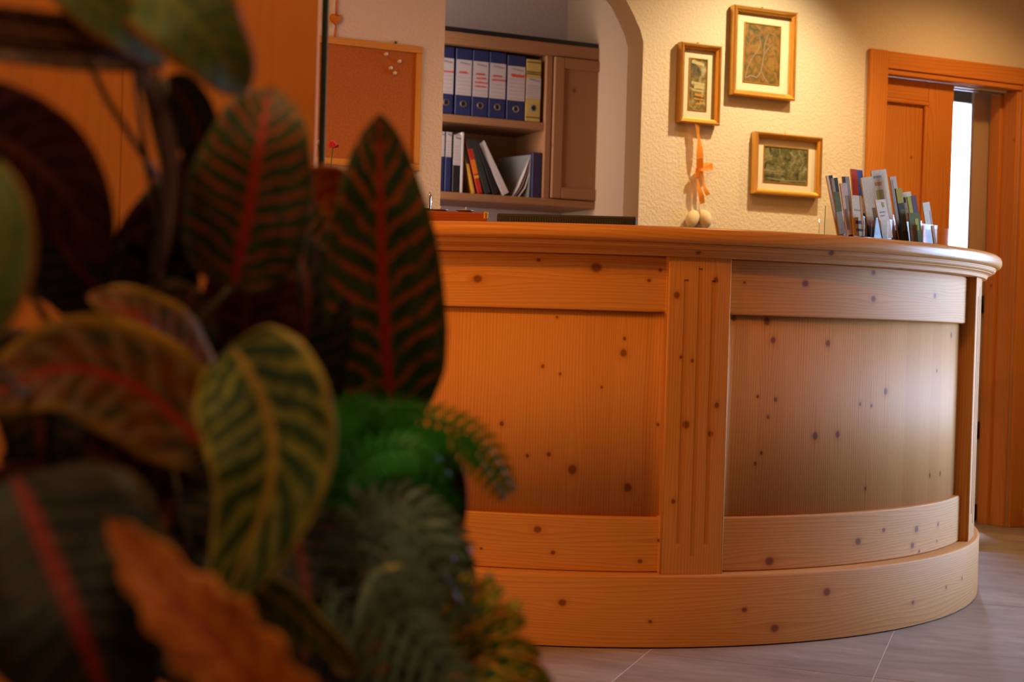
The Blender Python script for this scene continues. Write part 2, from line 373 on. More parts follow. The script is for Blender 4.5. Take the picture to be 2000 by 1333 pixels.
ce = MB().box(uL - 0.1, 4.6, -6.6, 3.4, CEIL, CEIL + 0.1).build('ceiling', plaster('ceiling_white', (0.80, 0.72, 0.58), 0.1)); ce.location = O; ce.rotation_euler = (0, 0, TH); tag(ce, 'pale plaster ceiling', kind='structure')
# ---- back office shell
CABN = 1.0; OB = CABN + 0.345
of = MB().box(-1.6, 1.55, OB, OB + 0.1, 0, CEIL).build('wall_office', PLASTER_OFF); of.location = O; of.rotation_euler = (0, 0, TH); tag(of, 'mauve grey wall of the back office', kind='structure')
for nm, a, b in (('wall_office_left', -1.7, -1.6), ('wall_office_right', 1.0, 1.1)):
    q = MB().box(a, b, T + 0.002, OB - 0.002, 0, CEIL).build(nm, PLASTER_OFF); q.location = O; q.rotation_euler = (0, 0, TH); tag(q, 'grey side wall of the back office', kind='structure')
# ---- far room behind the sliding door
FW = 2.35
cu0, cu1 = hit(1800, 330, FW - 0.12)[0], hit(1899, 330, FW - 0.12)[0]
fb = MB(); fb.box(D0 - 0.8, cu0 - 0.5, FW, FW + 0.1, 0, CEIL); fb.box(cu1 + 0.01, 4.7, FW, FW + 0.1, 0, CEIL)
zc = hit(1880, 205, FW - 0.12)[1]; fb.box(cu0 - 0.5, cu1 + 0.01, FW, FW + 0.1, zc + 0.10, CEIL)
q = fb.build('wall_far', PLASTER_FAR); q.location = O; q.rotation_euler = (0, 0, TH); tag(q, 'grey wall of the room behind the sliding door', kind='structure')
for nm, a in (('wall_far_left', D0 - 0.9), ('wall_far_right', 4.6)):
    q = MB().box(a, a + 0.1, T + 0.002, FW - 0.002, 0, CEIL).build(nm, PLASTER_FAR); q.location = O; q.rotation_euler = (0, 0, TH); tag(q, 'grey side wall behind the sliding door', kind='structure')

# ---- door casing and pocket door
cas = empty('trim_1', O, TH, 'orange larch casing round the sliding door', None, kind='structure')
ow = hit(1691.5, 200)[0]; oz = hit(1700, 96)[1]; cw = D0 - ow
box('casing_post', DOORW, cas, ow, D0, -0.022, 0.0, 0, oz, 'z', 0.004)
box('casing_post', DOORW, cas, D1, min(D1 + cw, uR - 0.003), -0.022, 0.0, 0, oz, 'z', 0.004)
box('casing_head', DOORW, cas, D0, D1, -0.020, 0.0, DZ + 0.012, oz - 0.002, 'x', 0.003)
box('casing_bead', DOORW, cas, D0, D1, -0.012, 0.03, DZ - 0.012, DZ + 0.012, 'x', 0.004)
box('jamb_board', DOORW, cas, D1 - 0.018, D1 - 0.001, 0.0, T + 0.02, 0, DZ - 0.012, 'z', 0.003)
box('jamb_stop', DOORW, cas, hit(1927, 600, T)[0], D1 - 0.018, T - 0.045, T + 0.02, 0, DZ - 0.012, 'z', 0.003)
dr = empty('door_1', O, TH, 'orange larch sliding door standing half open', None, kind='structure')
e0, e1 = D0 - 0.02, hit(1860, 300, 0.034)[0]; n0, n1 = 0.034, 0.072
st = 0.115; dtop = DZ - 0.013
p1u = hit(1812, 250, 0.034)[0]; ptop = hit(1760, 193, 0.034)[1]
box('stile', DOORW, dr, p1u, e1, n0, n1, 0.005, dtop, 'z', 0.004)
box('rail', DOORW, dr, e0, p1u, n0, n1, ptop, dtop, 'x', 0.004)
box('rail', DOORW, dr, e0, p1u, n0, n1, 0.005, 0.22, 'x', 0.004)
box('rail', DOORW, dr, e0, p1u, n0, n1, 0.86, 1.0, 'x', 0.004)
box('panel', DOORW, dr, e0, p1u, n0 + 0.012, n1 - 0.008, 0.22, 0.86, 'z', 0.002)
box('panel', DOORW, dr, e0, p1u, n0 + 0.012, n1 - 0.008, 1.0, ptop, 'z', 0.002)
box('panel_moulding', DOORW, dr, e0, p1u, n0 - 0.004, n0 + 0.012, ptop - 0.02, ptop, 'x', 0.006)
box('panel_moulding', DOORW, dr, p1u - 0.02, p1u, n0 - 0.004, n0 + 0.012, 1.0, ptop - 0.02, 'z', 0.006)
box('slide_track', STEEL, cas, e1 + 0.002, D1 - 0.05, 0.034, 0.040, DZ - 0.024, DZ - 0.013, 'x')
box('slide_track', STEEL, cas, e1 + 0.002, D1 - 0.05, 0.066, 0.072, DZ - 0.028, DZ - 0.013, 'x')
box('track_groove', BLACK, cas, e1 + 0.002, D1 - 0.05, 0.041, 0.065, DZ - 0.016, DZ - 0.0125, 'x')
# ---- plastered post behind the jamb with three black hinges
HN = T + 0.03
pu0, pu1 = hit(1900, 300, HN)[0], hit(1940, 300, HN)[0]
q = MB().box(pu0, pu1, HN, HN + 0.018, 0, CEIL).build('wall_post', PLASTER_FAR); q.location = O; q.rotation_euler = (0, 0, TH); tag(q, 'grey plastered post behind the door jamb', kind='structure')
for k, (px, py0, py1) in enumerate(((1919, 578, 612), (1914, 824, 858), (1909, 985, 1018))):
    a, z1_ = hit(px - 7, py0, HN); b, z0_ = hit(px + 6, py1, HN); z0_ = max(z0_, 0.01)
    h = empty('door_hinge', W((a+b)/2, HN - 0.0005, z0_), TH, ('uppermost', 'middle', 'lowest')[k] + ' of three black hinges showing between counter and door jamb', 'hinge', 'black hinges behind the counter')
    box('hinge_leaf', BLACK, h, -(b-a)/2, (b-a)/2, -0.005, 0, 0, z1_-z0_, 'z', 0.002)
    tube('hinge_pin', BLACK, h, [(0, -0.009, 0), (0, -0.009, z1_-z0_)], 0.005)
# ---- curtain and its pelmet
t = NT('white_curtain'); t.set((0.80, 0.82, 0.85), 0.9)
tr = t.n('ShaderNodeBsdfTranslucent'); tr.inputs[0].default_value = (0.85, 0.88, 0.92, 1); ms = t.n('ShaderNodeMixShader'); ms.inputs[0].default_value = 0.65
t.l(t.b.outputs[0], ms.inputs[1]); t.l(tr.outputs[0], ms.inputs[2]); t.l(ms.outputs[0], t.out.inputs[0])
cur = MB(); nn = 120; lo = 0.03; a0, a1 = cu0 - 0.48, cu1
def cy(i): return FW - 0.11 + 0.022 * math.sin(i * 0.95) + 0.010 * math.sin(i * 0.41)
rows = [lo, 0.8, 1.5, zc + 0.06]
for i in range(nn):
    x0, x1 = a0 + (a1-a0)*i/nn, a0 + (a1-a0)*(i+1)/nn
    for r0, r1 in zip(rows, rows[1:]):
        k0, k1 = (0.55 if r0 == rows[-1] else 1), (0.55 if r1 == rows[-1] else 1)
        f = lambda i, k: FW - 0.11 + (cy(i) - FW + 0.11) * k
        cur.quad([(x0, f(i,k0), r0), (x1, f(i+1,k0), r0), (x1, f(i+1,k1), r1), (x0, f(i,k1), r1)], None, True)
q = cur.build('curtain', t.m, smooth=True); q.location = O; q.rotation_euler = (0, 0, TH)
tag(q, 'bright white pleated curtain glowing in the gap of the sliding door', 'curtain')
pel = empty('curtain_pelmet', W((cu0+cu1)/2, FW - 0.19, zc), TH, 'dark brown curtain pelmet above the white curtain', 'pelmet')
DKW = wood('dark_wood', pale=(0.05, 0.035, 0.02), dark=(0.025, 0.017, 0.01), rough=0.5)
hw = (cu1 - cu0)/2; ph = hit(1880, 168, FW - 0.19)[1] - zc
box('fascia', DKW, pel, -hw - 0.5, hw + 0.0, 0, 0.02, 0, ph, 'x', 0.003); box('top_board', DKW, pel, -hw - 0.5, hw, 0.0, 0.188, ph, ph + 0.02, 'x', 0.003)

# ================================================================== THE RECEPTION COUNTER
PIL = [-41.5, 12.15, 66.5]; PW = 3.35           # pilaster centre angles, half width in degrees
A0, A1 = -71.0, 98.0
RPL, RRA, RPA, RPI = 1.500, 1.453, 1.435, 1.4825
HP, HR0, HR1, HT = 0.200, 0.3525, 0.918, 1.072
ctr = empty('reception_counter', CC, 0, 'round knotty pine reception counter with framed panels and curved plinth', 'counter')
def K(lst, R, vert):
    out = []
    for px, py, r in lst:
        s, z = cyl(px, py, R); d = 4.0 + max(0, (px-1400)/1000.0)
        out.append((z, s, r*d/F) if vert else (s, z, r*d/F))
    return out
KPL = K([(1098,1178,8),(1270,1215,4),(1615,1157,9),(1513,1228,9),(1454,1192,6),(1783,1178,5),(1848,1148,4),(1879,1130,4)], RPL, 0)
KTL = K([(933,545,9),(1165,523,11),(1290,528,4),(1268,548,4),(1052,508,4)], RRA, 0)
KTR = K([(1573,554,8),(1706,584,7),(1706,533,6),(1826,578,6),(1888,525,6),(1454,552,3)], RRA, 0)
KBL = K([(1050,1035,8),(1080,1080,5),(1250,1097,5),(1287,1056,4),(940,1072,3)], RRA, 0)
KBR = K([(1503,1097,10),(1676,1058,8),(1726,1036,5),(1790,1034,8),(1782,1066,7),(1795,1078,4),(1832,1025,5),(1830,1058,3)], RRA, 0)
KNL = K([(1218,690,8),(1220,662,4),(1060,716,4),(1094,731,3),(1072,888,5),(1118,918,10),(1226,953,9),(1088,620,3),(980,828,5),(1030,891,4),(1175,757,3),(1285,830,4)], RPA, 1)
KNR = K([(1498,628,8),(1433,622,6),(1510,665,7),(1617,671,7),(1730,765,7),(1480,775,4),(1515,781,5),(1500,815,4),(1592,852,8),(1636,849,7),(1680,790,4),(1702,793,4),(1487,885,4),(1475,906,4),(1690,955,4),(1816,929,5),(1836,926,5),(1858,655,6),(1830,725,4)], RPA, 1)
KPI = K([(1322,577,7),(1398,547,6),(1340,830,8),(1388,848,6),(1400,792,6),(1330,698,4),(1352,705,4),(1315,980,5)], RPI, 1)
def ringobj(name, mat, *a, bevel=0.004, parent=ctr, **k):
    o = ring_piece(MB(), *a, **k).build(name, mat, parent, bevel, seg=3); return o
MPL = wood('pine_plinth', knots=[(a, b + RPL - 1.38 - 0.004, r) for a, b, r in KPL], lines=110, flow=1.3)
# plinth of two boards that meet at a fine joint under the pilaster
js = math.degrees(cyl(1352, 1200, RPL)[0] / RPL)
PPR = [(1.38, 0.004), (RPL, 0.004), (RPL, HP - 0.007), (RPL - 0.0015, HP - 0.003), (RPL - 0.004, HP - 0.0008), (RPL - 0.008, HP), (1.38, HP)]
for a, b in ((A0, js), (js, A1)):
    o = ring_piece(MB(), 0, 0, 0, 0, a, b, prof=PPR).build('plinth_board', MPL, ctr, smooth=True); o.modifiers.new('es', 'EDGE_SPLIT').split_angle = math.radians(50)
ringobj('foot_gap', BLACK, 1.40, RPL - 0.008, 0.0, 0.004, A0, A1, bevel=0)
segs = [(A0, PIL[0] - PW), (PIL[0] + PW, PIL[1] - PW), (PIL[1] + PW, PIL[2] - PW), (PIL[2] + PW, A1)]
mats = [(WOOD_H, WOOD_H, WOOD_V), (wood('pine_rail_a', knots=KTL, lines=100), wood('pine_rail_b', knots=KBL, lines=100), wood('pine_panel_a', knots=KNL, lines=120, flow=0.7, staves=0.085)),
        (wood('pine_rail_c', knots=KTR, lines=100), wood('pine_rail_d', knots=KBR, lines=100), wood('pine_panel_b', knots=KNR, lines=120, flow=0.7, staves=0.085)), (WOOD_H, WOOD_H, WOOD_V)]
for (a, b), (mt, mb_, mp) in zip(segs, mats):
    ringobj('top_rail', mt, 1.40, RRA, HR1, HT, a, b, bevel=0.005)
    ringobj('bottom_rail', mb_, 1.40, RRA, HP + 0.0005, HR0, a, b, bevel=0.005)
    ringobj('panel', mp, 1.41, RPA, HR0 - 0.002, HR1 + 0.002, a, b, grain='z', bevel=0)
MPI = wood('pine_pilaster', knots=KPI, lines=120, flow=0.7)
for pa in PIL:
    # pilaster with three shallow flutes: built as strips, the flutes 4 mm lower
    m = MB(); fl = [(-1.55, 0.5, 1.01, 0.285), (0.0, 0.5, 1.042, 0.25), (1.50, 0.5, 1.01, 0.285)]
    cuts = sorted([-PW, PW] + [c + s * w_ / 2 for c, w_, _, _ in fl for s in (-1, 1)])
    for a, b in zip(cuts, cuts[1:]):
        f_ = next((q for q in fl if abs((a+b)/2 - q[0]) < 0.05), None); Z0, Z1 = HP + 0.0005, HT
        parts = [(Z0, Z1, RPI)] if f_ is None else [(Z0, f_[3], RPI), (f_[3], f_[2], RPI - 0.0045), (f_[2], Z1, RPI)]
        for z0, z1, R in parts: ring_piece(m, 1.39, R, z0, z1, pa + a, pa + b, 'z', n=2 if f_ is None else 1)
    m.build('pilaster', MPI, ctr, 0.0, merge=False)
    # rounded edge beads on both sides
    for s in (-1, 1):
        aa = math.radians(pa + s * PW); p = Vector((math.sin(aa), -math.cos(aa), 0)) * (RPI - 0.004)
        tube('edge_bead', MPI, ctr, [p + Vector((0, 0, HP + 0.001)), p + Vector((0, 0, HT - 0.001))], 0.0042, 8)
ringobj('inner_wall', CABW, 1.34, 1.38, 0.0, HT, A0, A1, bevel=0)
ringobj('desk_shelf', WOOD_H, 0.62, 1.335, 0.71, 0.74, -60, 80, bevel=0.003)
for a in (-55, 0, 75): ringobj('desk_support', WOOD_V, 0.70, 1.335, 0.0, 0.709, a - 0.7, a + 0.7, grain='z', bevel=0)
# worktop with its stepped moulding
wt = empty('countertop', CC, 0, 'rounded knotty pine worktop with moulded edge on the reception counter', 'worktop')
HT2 = 1.150; RN = 1.545
def nose(R, z0, z1, r, n=6, R_in=1.16):
    pr = [(R_in, z0)]
    for k in range(n + 1): a = -math.pi/2 + (math.pi/2)*k/n; pr.append((R - r + r*math.cos(a), z0 + r + r*math.sin(a)))
    for k in range(n + 1): a = (math.pi/2)*k/n; pr.append((R - r*1.25 + r*1.25*math.cos(a), z1 - r*1.25 + r*1.25*math.sin(a)))
    return pr + [(R_in, z1)]
KNO = K([(1283,450,5),(1320,452,4),(1402,454,5),(1575,466,3),(1790,476,4),(1925,497,5)], RN, 0)
top_pr = nose(RN, 1.1065, HT2, 0.0165)
acc = 0; # arc length along the profile at which the front face sits, for the knots
knn = [(s, (RN - 1.16) + 0.02 + (z - 1.1065) * 0.95, r) for s, z, r in KNO]
o = ring_piece(MB(), 0, 0, 0, 0, A0 - 1.0, A1 + 1.5, prof=top_pr).build('top_board', wood('pine_worktop', knots=knn, knot_density=0.0, lines=80, rough=0.30), wt, smooth=True)
def smooth_auto(o, ang=35):
    o.modifiers.new('es', 'EDGE_SPLIT').split_angle = math.radians(ang)
smooth_auto(o)
mo_pr = [(1.40, HT), (1.497, HT), (1.4985, HT + 0.005)]
for k in range(6): a = math.pi/2 * k/5; mo_pr.append((1.499 + 0.011 * (1 - math.cos(a)), HT + 0.005 + 0.010 * math.sin(a)))
mo_pr += [(1.5135, HT + 0.0165), (1.5135, HT + 0.0185)]
for k in range(6): a = math.pi/2 * k/5; mo_pr.append((1.515 + 0.010 * math.sin(a), HT + 0.0195 + 0.009 * (1 - math.cos(a))))
mo_pr += [(1.5265, HT + 0.030), (1.5265, 1.1060), (1.40, 1.1060)]
o = ring_piece(MB(), 0, 0, 0, 0, A0 - 0.5, A1 + 1.0, prof=mo_pr).build('edge_moulding', wood('pine_moulding', knot_density=0.7, lines=140), wt, smooth=True); smooth_auto(o, 25)

# ================================================================== LEFT: WOODEN PARTITION AND GLASS PANEL
PD = 2.42
xr = at(617 + 2, 150, PD).x
part = empty('wooden_partition', (xr, PD, 0), 0, 'tall orange wooden board partition behind the leafy plant', 'partition')
seam = at(237, 300, PD).x - xr
for a, b in ((seam - 0.62, seam - 0.0003), (seam + 0.0003, -0.0)):
    box('board', PANELW, part, a, b, 0, 0.030, 0.0, 2.45, 'z', 0.0015)
box('back_rail', PANELW, part, seam - 0.6, -0.04, 0.030, 0.05, 0.3, 0.42, 'x', 0.002); box('back_rail', PANELW, part, seam - 0.6, -0.04, 0.030, 0.05, 1.9, 2.02, 'x', 0.002)
t = NT('clear_glass'); t.set((0.86, 0.93, 0.90), 0.02, trans=1.0); t.b.inputs['IOR'].default_value = 1.15; GLASS = t.m
GEDGE = plain('dark_glass_edge', (0.018, 0.035, 0.035), 0.25)
gp = empty('glass_panel', (xr, PD + 0.09, 0), 0, 'clear glass panel with dark green edge beside the wooden partition', 'glass panel')
ge = at(635, 150, PD + 0.09).x - xr
box('pane', GLASS, gp, -0.35, ge - 0.0065, -0.004, 0.004, 0.0, 2.45); box('edge_profile', GEDGE, gp, ge - 0.0065, ge + 0.0035, -0.006, 0.006, 0.0, 2.45)

# ================================================================== ON THE BACK WALL
def on_wall(name, px, py, n=0.0, **k):
    u, z = hit(px, py, n); return empty(name, W(u, n, z), TH, **k)
def frame_px(l, t_, r, b): # pixel box of a wall hung frame -> u0,u1,z0,z1
    cy_, cx = (t_ + b)/2, (l + r)/2
    return hit(l, cy_, -0.02)[0], hit(r, cy_, -0.02)[0], hit(cx, b, -0.02)[1], hit(cx, t_, -0.02)[1]
def mitre_frame(m, W_, H_, prof):
    """prof: (inset from the outer edge, depth towards the viewer) points, closed round the rectangle"""
    cr = [(-W_/2, 0), (W_/2, 0), (W_/2, H_), (-W_/2, H_)]; ins = [(1, 1), (-1, 1), (-1, -1), (1, -1)]
    for k in range(4):
        a, b = cr[k], cr[(k+1) % 4]; ia, ib = ins[k], ins[(k+1) % 4]
        for (d0, y0), (d1, y1) in zip(prof, prof[1:]):
            P = lambda c, i, d, y: (c[0] + i[0]*d, -y, c[1] + i[1]*d)
            L = math.hypot(b[0]-a[0], b[1]-a[1])
            m.quad([P(a,ia,d0,y0), P(b,ib,d0,y0), P(b,ib,d1,y1), P(a,ia,d1,y1)], [(0, d0), (L, d0), (L, d1), (0, d1)])
def paint_mat(name, stops, scale, seed, distort=1.2):
    t = NT(name); uvv, u, v = t.uv()
    a = t.n('ShaderNodeTexNoise'); t.l(t.comb(u, v, seed), a.inputs['Vector']); a.inputs['Scale'].default_value = scale; a.inputs['Detail'].default_value = 5; a.inputs['Distortion'].default_value = distort
    c = t.ramp(a.outputs[0], stops); t.bump(a.outputs[0], 0.2, 0.002); return t.set(c, 0.5), t, c
def picture(name, box_px, fw, depth, mat, matw_in, label, paintmat, strokes):
    l, t_, r, b = box_px; u0, u1, z0, z1 = frame_px(*box_px); w_, h_ = u1 - u0, z1 - z0
    root = empty(name, W((u0+u1)/2, -0.001, z0), TH, label, 'picture', 'gilt framed pictures on the plaster wall')
    m = MB(); mitre_frame(m, w_, h_, [(0.002, 0.0), (0.0, 0.004), (0.0, depth - 0.006), (0.005, depth), (fw*0.45, depth - 0.001), (fw*0.55, depth - 0.007), (fw*0.85, depth - 0.012), (fw, depth - 0.014), (fw, 0.006)])
    fr = m.build('frame', mat, root, 0)
    mx, mz = matw_in
    pw, pz0, pz1 = w_ - 2*mx, mz, h_ - mz
    box('mount', MATB, root, -w_/2 + fw, w_/2 - fw, -0.012, -0.006, fw, h_ - fw)
    m = MB(); mitre_frame(m, pw, pz1 - pz0, [(0, 0.0), (0, 0.015), (0.004, 0.015), (0.005, 0.0)]); fi = m.build('gold_fillet', GOLD, root); fi.location = (0, 0, pz0)
    m = MB(); m.quad([(-pw/2+0.004, -0.0125, pz0+0.004), (pw/2-0.004, -0.0125, pz0+0.004), (pw/2-0.004, -0.0125, pz1-0.004), (-pw/2+0.004, -0.0125, pz1-0.004)], [(0, 0), (pw, 0), (pw, pz1-pz0), (0, pz1-pz0)])
    pa = m.build('painting', paintmat, root)
    for nm, col, pts_list in strokes:
        for pts, wd in pts_list:
            m = MB(); P = [Vector((-pw/2 + x*pw, -0.0135, pz0 + y*(pz1-pz0))) for x, y in pts]
            for k in range(len(P) - 1):
                d = (P[k+1] - P[k]).normalized(); sv = Vector((-d.z, 0, d.x)) * wd * (1 - 0.5*k/len(P))
                m.quad([P[k]-sv, P[k]+sv, P[k+1]+sv*0.85, P[k+1]-sv*0.85])
            m.build('brush_stroke', plain('paint_' + nm, col, 0.5, vary=0.3, scale=90), pa)
    tube('hanging_hook', GOLD_D, root, [(0.0, -0.004, h_ - 0.004), (0.0, -0.004, h_ + 0.012)], 0.004, 6)
    return root
pm1 = paint_mat('painting_lake', [(0.30, (0.03, 0.035, 0.02)), (0.45, (0.16, 0.12, 0.03)), (0.58, (0.30, 0.24, 0.07)), (0.72, (0.42, 0.42, 0.34))], 26, 1.0)[0]
pm2 = paint_mat('painting_birch', [(0.30, (0.05, 0.06, 0.012)), (0.46, (0.15, 0.10, 0.018)), (0.58, (0.26, 0.12, 0.02)), (0.72, (0.20, 0.21, 0.04))], 30, 2.0)[0]
pm3 = paint_mat('painting_river', [(0.30, (0.02, 0.03, 0.012)), (0.46, (0.10, 0.11, 0.04)), (0.60, (0.20, 0.19, 0.09)), (0.74, (0.36, 0.37, 0.26))], 30, 3.0)[0]
picture('framed_picture', (1324.5, 87, 1404, 243), 0.022, 0.042, GOLD_D, (0.052, 0.055), 'narrow upright gold framed lake painting with orange ribbon below', pm1,
        [('sky_and_water', (0.50, 0.46, 0.22), [([(0.15, .93), (0.8, .88)], .007), ([(0.15, .53), (0.85, .51)], .006), ([(0.3, .46), (0.85, .45)], .008), ([(0.2, .39), (0.8, .38)], .004)]),
         ('boats', (0.55, 0.27, 0.03), [([(0.35, .31), (0.8, .29)], .005), ([(0.3, .23), (0.85, .22)], .003), ([(0.4, .13), (0.8, .15)], .004)])])
picture('framed_picture', (1427.5, 18, 1551, 192), 0.024, 0.042, GOLD, (0.065, 0.060), 'largest gold framed painting of pale birch trunks, hung highest', pm2,
        [('birch_trunks', (0.27, 0.21, 0.16), [([(.05,.06),(.2,.12),(.38,.10),(.48,.2),(.52,.35),(.55,.5),(.56,.66),(.66,.85)], .0035), ([(.06,.05),(.12,.25),(.22,.4),(.38,.55),(.44,.66),(.42,.8)], .003), ([(.5,.2),(.6,.08),(.7,.03)], .0025), ([(.55,.5),(.68,.62),(.8,.7)], .002)])])
picture('framed_picture', (1470, 263, 1601, 383), 0.022, 0.042, GOLD, (0.056, 0.052), 'landscape format gold framed river painting, lowest of the three', pm3,
        [('light_strokes', (0.24, 0.24, 0.16), [([(.0,.33),(.2,.31),(.45,.33)], .004), ([(.1,.12),(.5,.08),(.95,.1)], .003), ([(.6,.5),(.7,.62),(.66,.8)], .004), ([(.8,.4),(.9,.6),(.85,.75)], .003)])])
# ribbon with two cream ornaments
rib = on_wall('hanging_ribbon', 1362, 248, -0.03, label='orange organza ribbon with a bow and two cream ornaments hanging under the narrow picture', cat='ribbon')
t = NT('orange_organza'); t.set((0.85, 0.34, 0.03), 0.6); tr = t.n('ShaderNodeBsdfTranslucent'); tr.inputs[0].default_value = (0.9, 0.40, 0.05, 1); ms = t.n('ShaderNodeMixShader'); ms.inputs[0].default_value = 0.45
t.l(t.b.outputs[0], ms.inputs[1]); t.l(tr.outputs[0], ms.inputs[2]); t.l(ms.outputs[0], t.out.inputs[0]); RIB = t.m
u0_, z0_ = hit(1362, 248, -0.03)
def rp(px, py): u, z = hit(px, py, -0.03); return (u - u0_, z - z0_)
def ribbon(name, pts, wd, tw=0.35):
    m = MB(); P = []
    for k, (px, py) in enumerate(pts):
        u, z = rp(px, py); P.append(Vector((u, -0.006 + 0.006*math.sin(k*1.7), z)))
    # subdivide
    Q = []
    for a, b in zip(P, P[1:]):
        for s in range(4): Q.append(a.lerp(b, s/4))
    Q.append(P[-1])
    for k in range(len(Q)-1):
        d = (Q[k+1]-Q[k]).normalized(); s0 = Vector((d.z*-1, math.sin(k*tw)*0.7, d.x)).normalized(); s1 = Vector((d.z*-1, math.sin((k+1)*tw)*0.7, d.x)).normalized()
        m.quad([Q[k]-s0*wd, Q[k]+s0*wd, Q[k+1]+s1*wd, Q[k+1]-s1*wd], None, True)
    return m.build(name, RIB, rib)
ribbon('ribbon_band', [(1361, 240), (1363, 262), (1365, 285), (1364, 310), (1366, 328)], 0.014)
ribbon('bow_loop', [(1366, 326), (1378, 321), (1390, 325), (1380, 330), (1367, 329)], 0.013)
ribbon('bow_loop', [(1366, 328), (1359, 334), (1358, 346), (1363, 336), (1367, 330)], 0.010)
ribbon('ribbon_tail', [(1366, 330), (1362, 350), (1364, 370), (1367, 384), (1371, 398)], 0.011)
ribbon('ribbon_tail', [(1368, 330), (1373, 350), (1374, 368), (1380, 382)], 0.009)
CREAM = plain('cream_plaster', (0.80, 0.70, 0.46), 0.8)
BRN = plain('brown_dish', (0.26, 0.15, 0.05), 0.6)
for k, (px, tilt) in enumerate(((1353, 0.35), (1378, -0.3))):
    u, z = rp(px, 428); m = bmesh.new(); bmesh.ops.create_uvsphere(m, u_segments=20, v_segments=14, radius=1.0)
    for v in m.verts:
        zz = v.co.z; v.co.x *= 0.029 * (1.0 + 0.12 * zz); v.co.y *= 0.024; v.co.z *= 0.037
        v.co.x += tilt * 0.02 * zz
    me = bpy.data.meshes.new('cream_ornament'); m.to_mesh(me); m.free(); me.polygons.foreach_set('use_smooth', [True]*len(me.polygons)); me.materials.append(CREAM)
    q = link(bpy.data.objects.new('cream_ornament', me), rib); q.location = (u, 0.003, z)
u, z = rp(1365, 402); u2, z2 = rp(1365, 428)
tube('cord', plain('cord', (0.5, 0.42, 0.25), 0.8), rib, [(u, -0.004, rp(1368, 395)[1]), (u2, 0.0, z2)], 0.0022, 6)
# cork board
CORK = NT('cork'); tc = CORK.n('ShaderNodeTexCoord').outputs['Object']; a = CORK.noise(tc, 160, 3, 0.7); b = CORK.noise(tc, 420, 2)
CORK.bump(a, 0.3, 0.002); CORK.set(CORK.mix(CORK.sstep(CORK.math('ADD', CORK.math('MULTIPLY', a, 0.6), CORK.math('MULTIPLY', b, 0.4)), 0.35, 0.65), (0.38, 0.115, 0.014), (0.54, 0.18, 0.025)), 0.9)
ur, zt = hit(826, 92, -0.015); zb = hit(815, 335, -0.015)[1]; ul = ur - 0.60
cb = empty('cork_board', W((ul+ur)/2, -0.001, zb), TH, 'cork pinboard in a thin light wooden frame left of the arch', 'pinboard')
bw, bh = ur - ul, zt - zb; fr_ = 0.026
FRW = wood('beech_frame', pale=(0.72, 0.36, 0.07), dark=(0.60, 0.27, 0.045), lines=120)
box('cork_sheet', CORK.m, cb, -bw/2 + 0.01, bw/2 - 0.01, -0.012, 0.0, 0.01, bh - 0.01)
box('frame_bar', FRW, cb, -bw/2, bw/2, -0.020, 0.0, bh - fr_, bh, 'x', 0.003); box('frame_bar', FRW, cb, -bw/2, bw/2, -0.020, 0.0, 0, fr_, 'x', 0.003)
box('frame_bar', FRW, cb, -bw/2, -bw/2 + fr_, -0.0195, 0.0, fr_, bh - fr_, 'z', 0.003); box('frame_bar', FRW, cb, bw/2 - fr_, bw/2, -0.0195, 0.0, fr_, bh - fr_, 'z', 0.003)
u, z = hit(774, 82, -0.01); tube('hanging_hook', plain('green_hook', (0.10, 0.16, 0.05), 0.4), cb, [(u - (ul+ur)/2, -0.004, bh - 0.004), (u - (ul+ur)/2, -0.004, bh + 0.012)], 0.005, 6)
PIN = plain('pin_white', (0.85, 0.75, 0.62), 0.35, vary=0.03)
for px, py, d in ((754, 106, 'topmost'), (780, 120, 'rightmost'), (763, 133, 'dimmer middle'), (771, 143, 'lowest and brightest')):
    u, z = hit(px, py, -0.02); o = empty('push_pin', W(u, -0.0132, z), TH, d + ' of four pale push pins in the cork board', 'push pin', 'pale push pins in the cork board')
    o.rotation_euler = (math.pi/2, 0, TH)
    lathe('head', PIN, o, [(0, 0.016), (0.006, 0.015), (0.0066, 0.012), (0.004, 0.010), (0.0035, 0.004), (0.0065, 0.002), (0.0065, 0.0), (0, 0.0)], 12)
# wooden heart on a ribbon
hp = on_wall('hanging_heart', 656, 62, -0.012, label='small orange wooden heart hanging on a ribbon above the cork board', cat='heart ornament')
HW = wood('heart_wood', pale=(0.66, 0.24, 0.04), dark=(0.5, 0.15, 0.02)); m = MB(); pts = []
for k in range(40):
    a = 2*math.pi*k/40; pts.append((0.0016*16*math.sin(a)**3 * 0.95, 0.0016*(13*math.cos(a) - 5*math.cos(2*a) - 2*math.cos(3*a) - math.cos(4*a)) + 0.045))
for sc, y0, sc1, y1 in ((1, 0.004, 1, -0.004), (1, -0.004, 0.8, -0.010), (0.8, -0.010, 0.3, -0.012)):
    for k in range(40):
        a, b = pts[k], pts[(k+1) % 40]; c = (0, 0.045)
        S = lambda p, s, y: ((p[0]-c[0])*s + c[0], y, (p[1]-c[1])*s + c[1])
        m.quad([S(a,sc,y0), S(b,sc,y0), S(b,sc1,y1), S(a,sc1,y1)], None, True)
m.quad([(p[0]*0.3, -0.012, (p[1]-0.045)*0.3 + 0.045) for p in pts]); m.quad([(p[0], 0.004, p[1]) for p in pts[::-1]])
m.build('heart', HW, hp)
tube('ribbon_loop', RIB, hp, [(0.0, 0.0, 0.06), (0.001, 0.0, 0.12), (0.004, 0.0, 0.20), (0.005, 0.004, 0.30)], 0.0045, 6)
tube('tassel', RIB, hp, [(0.0, 0.0, 0.018), (-0.003, -0.002, -0.01), (-0.004, 0.0, -0.03)], [0.004, 0.005, 0.002], 6)

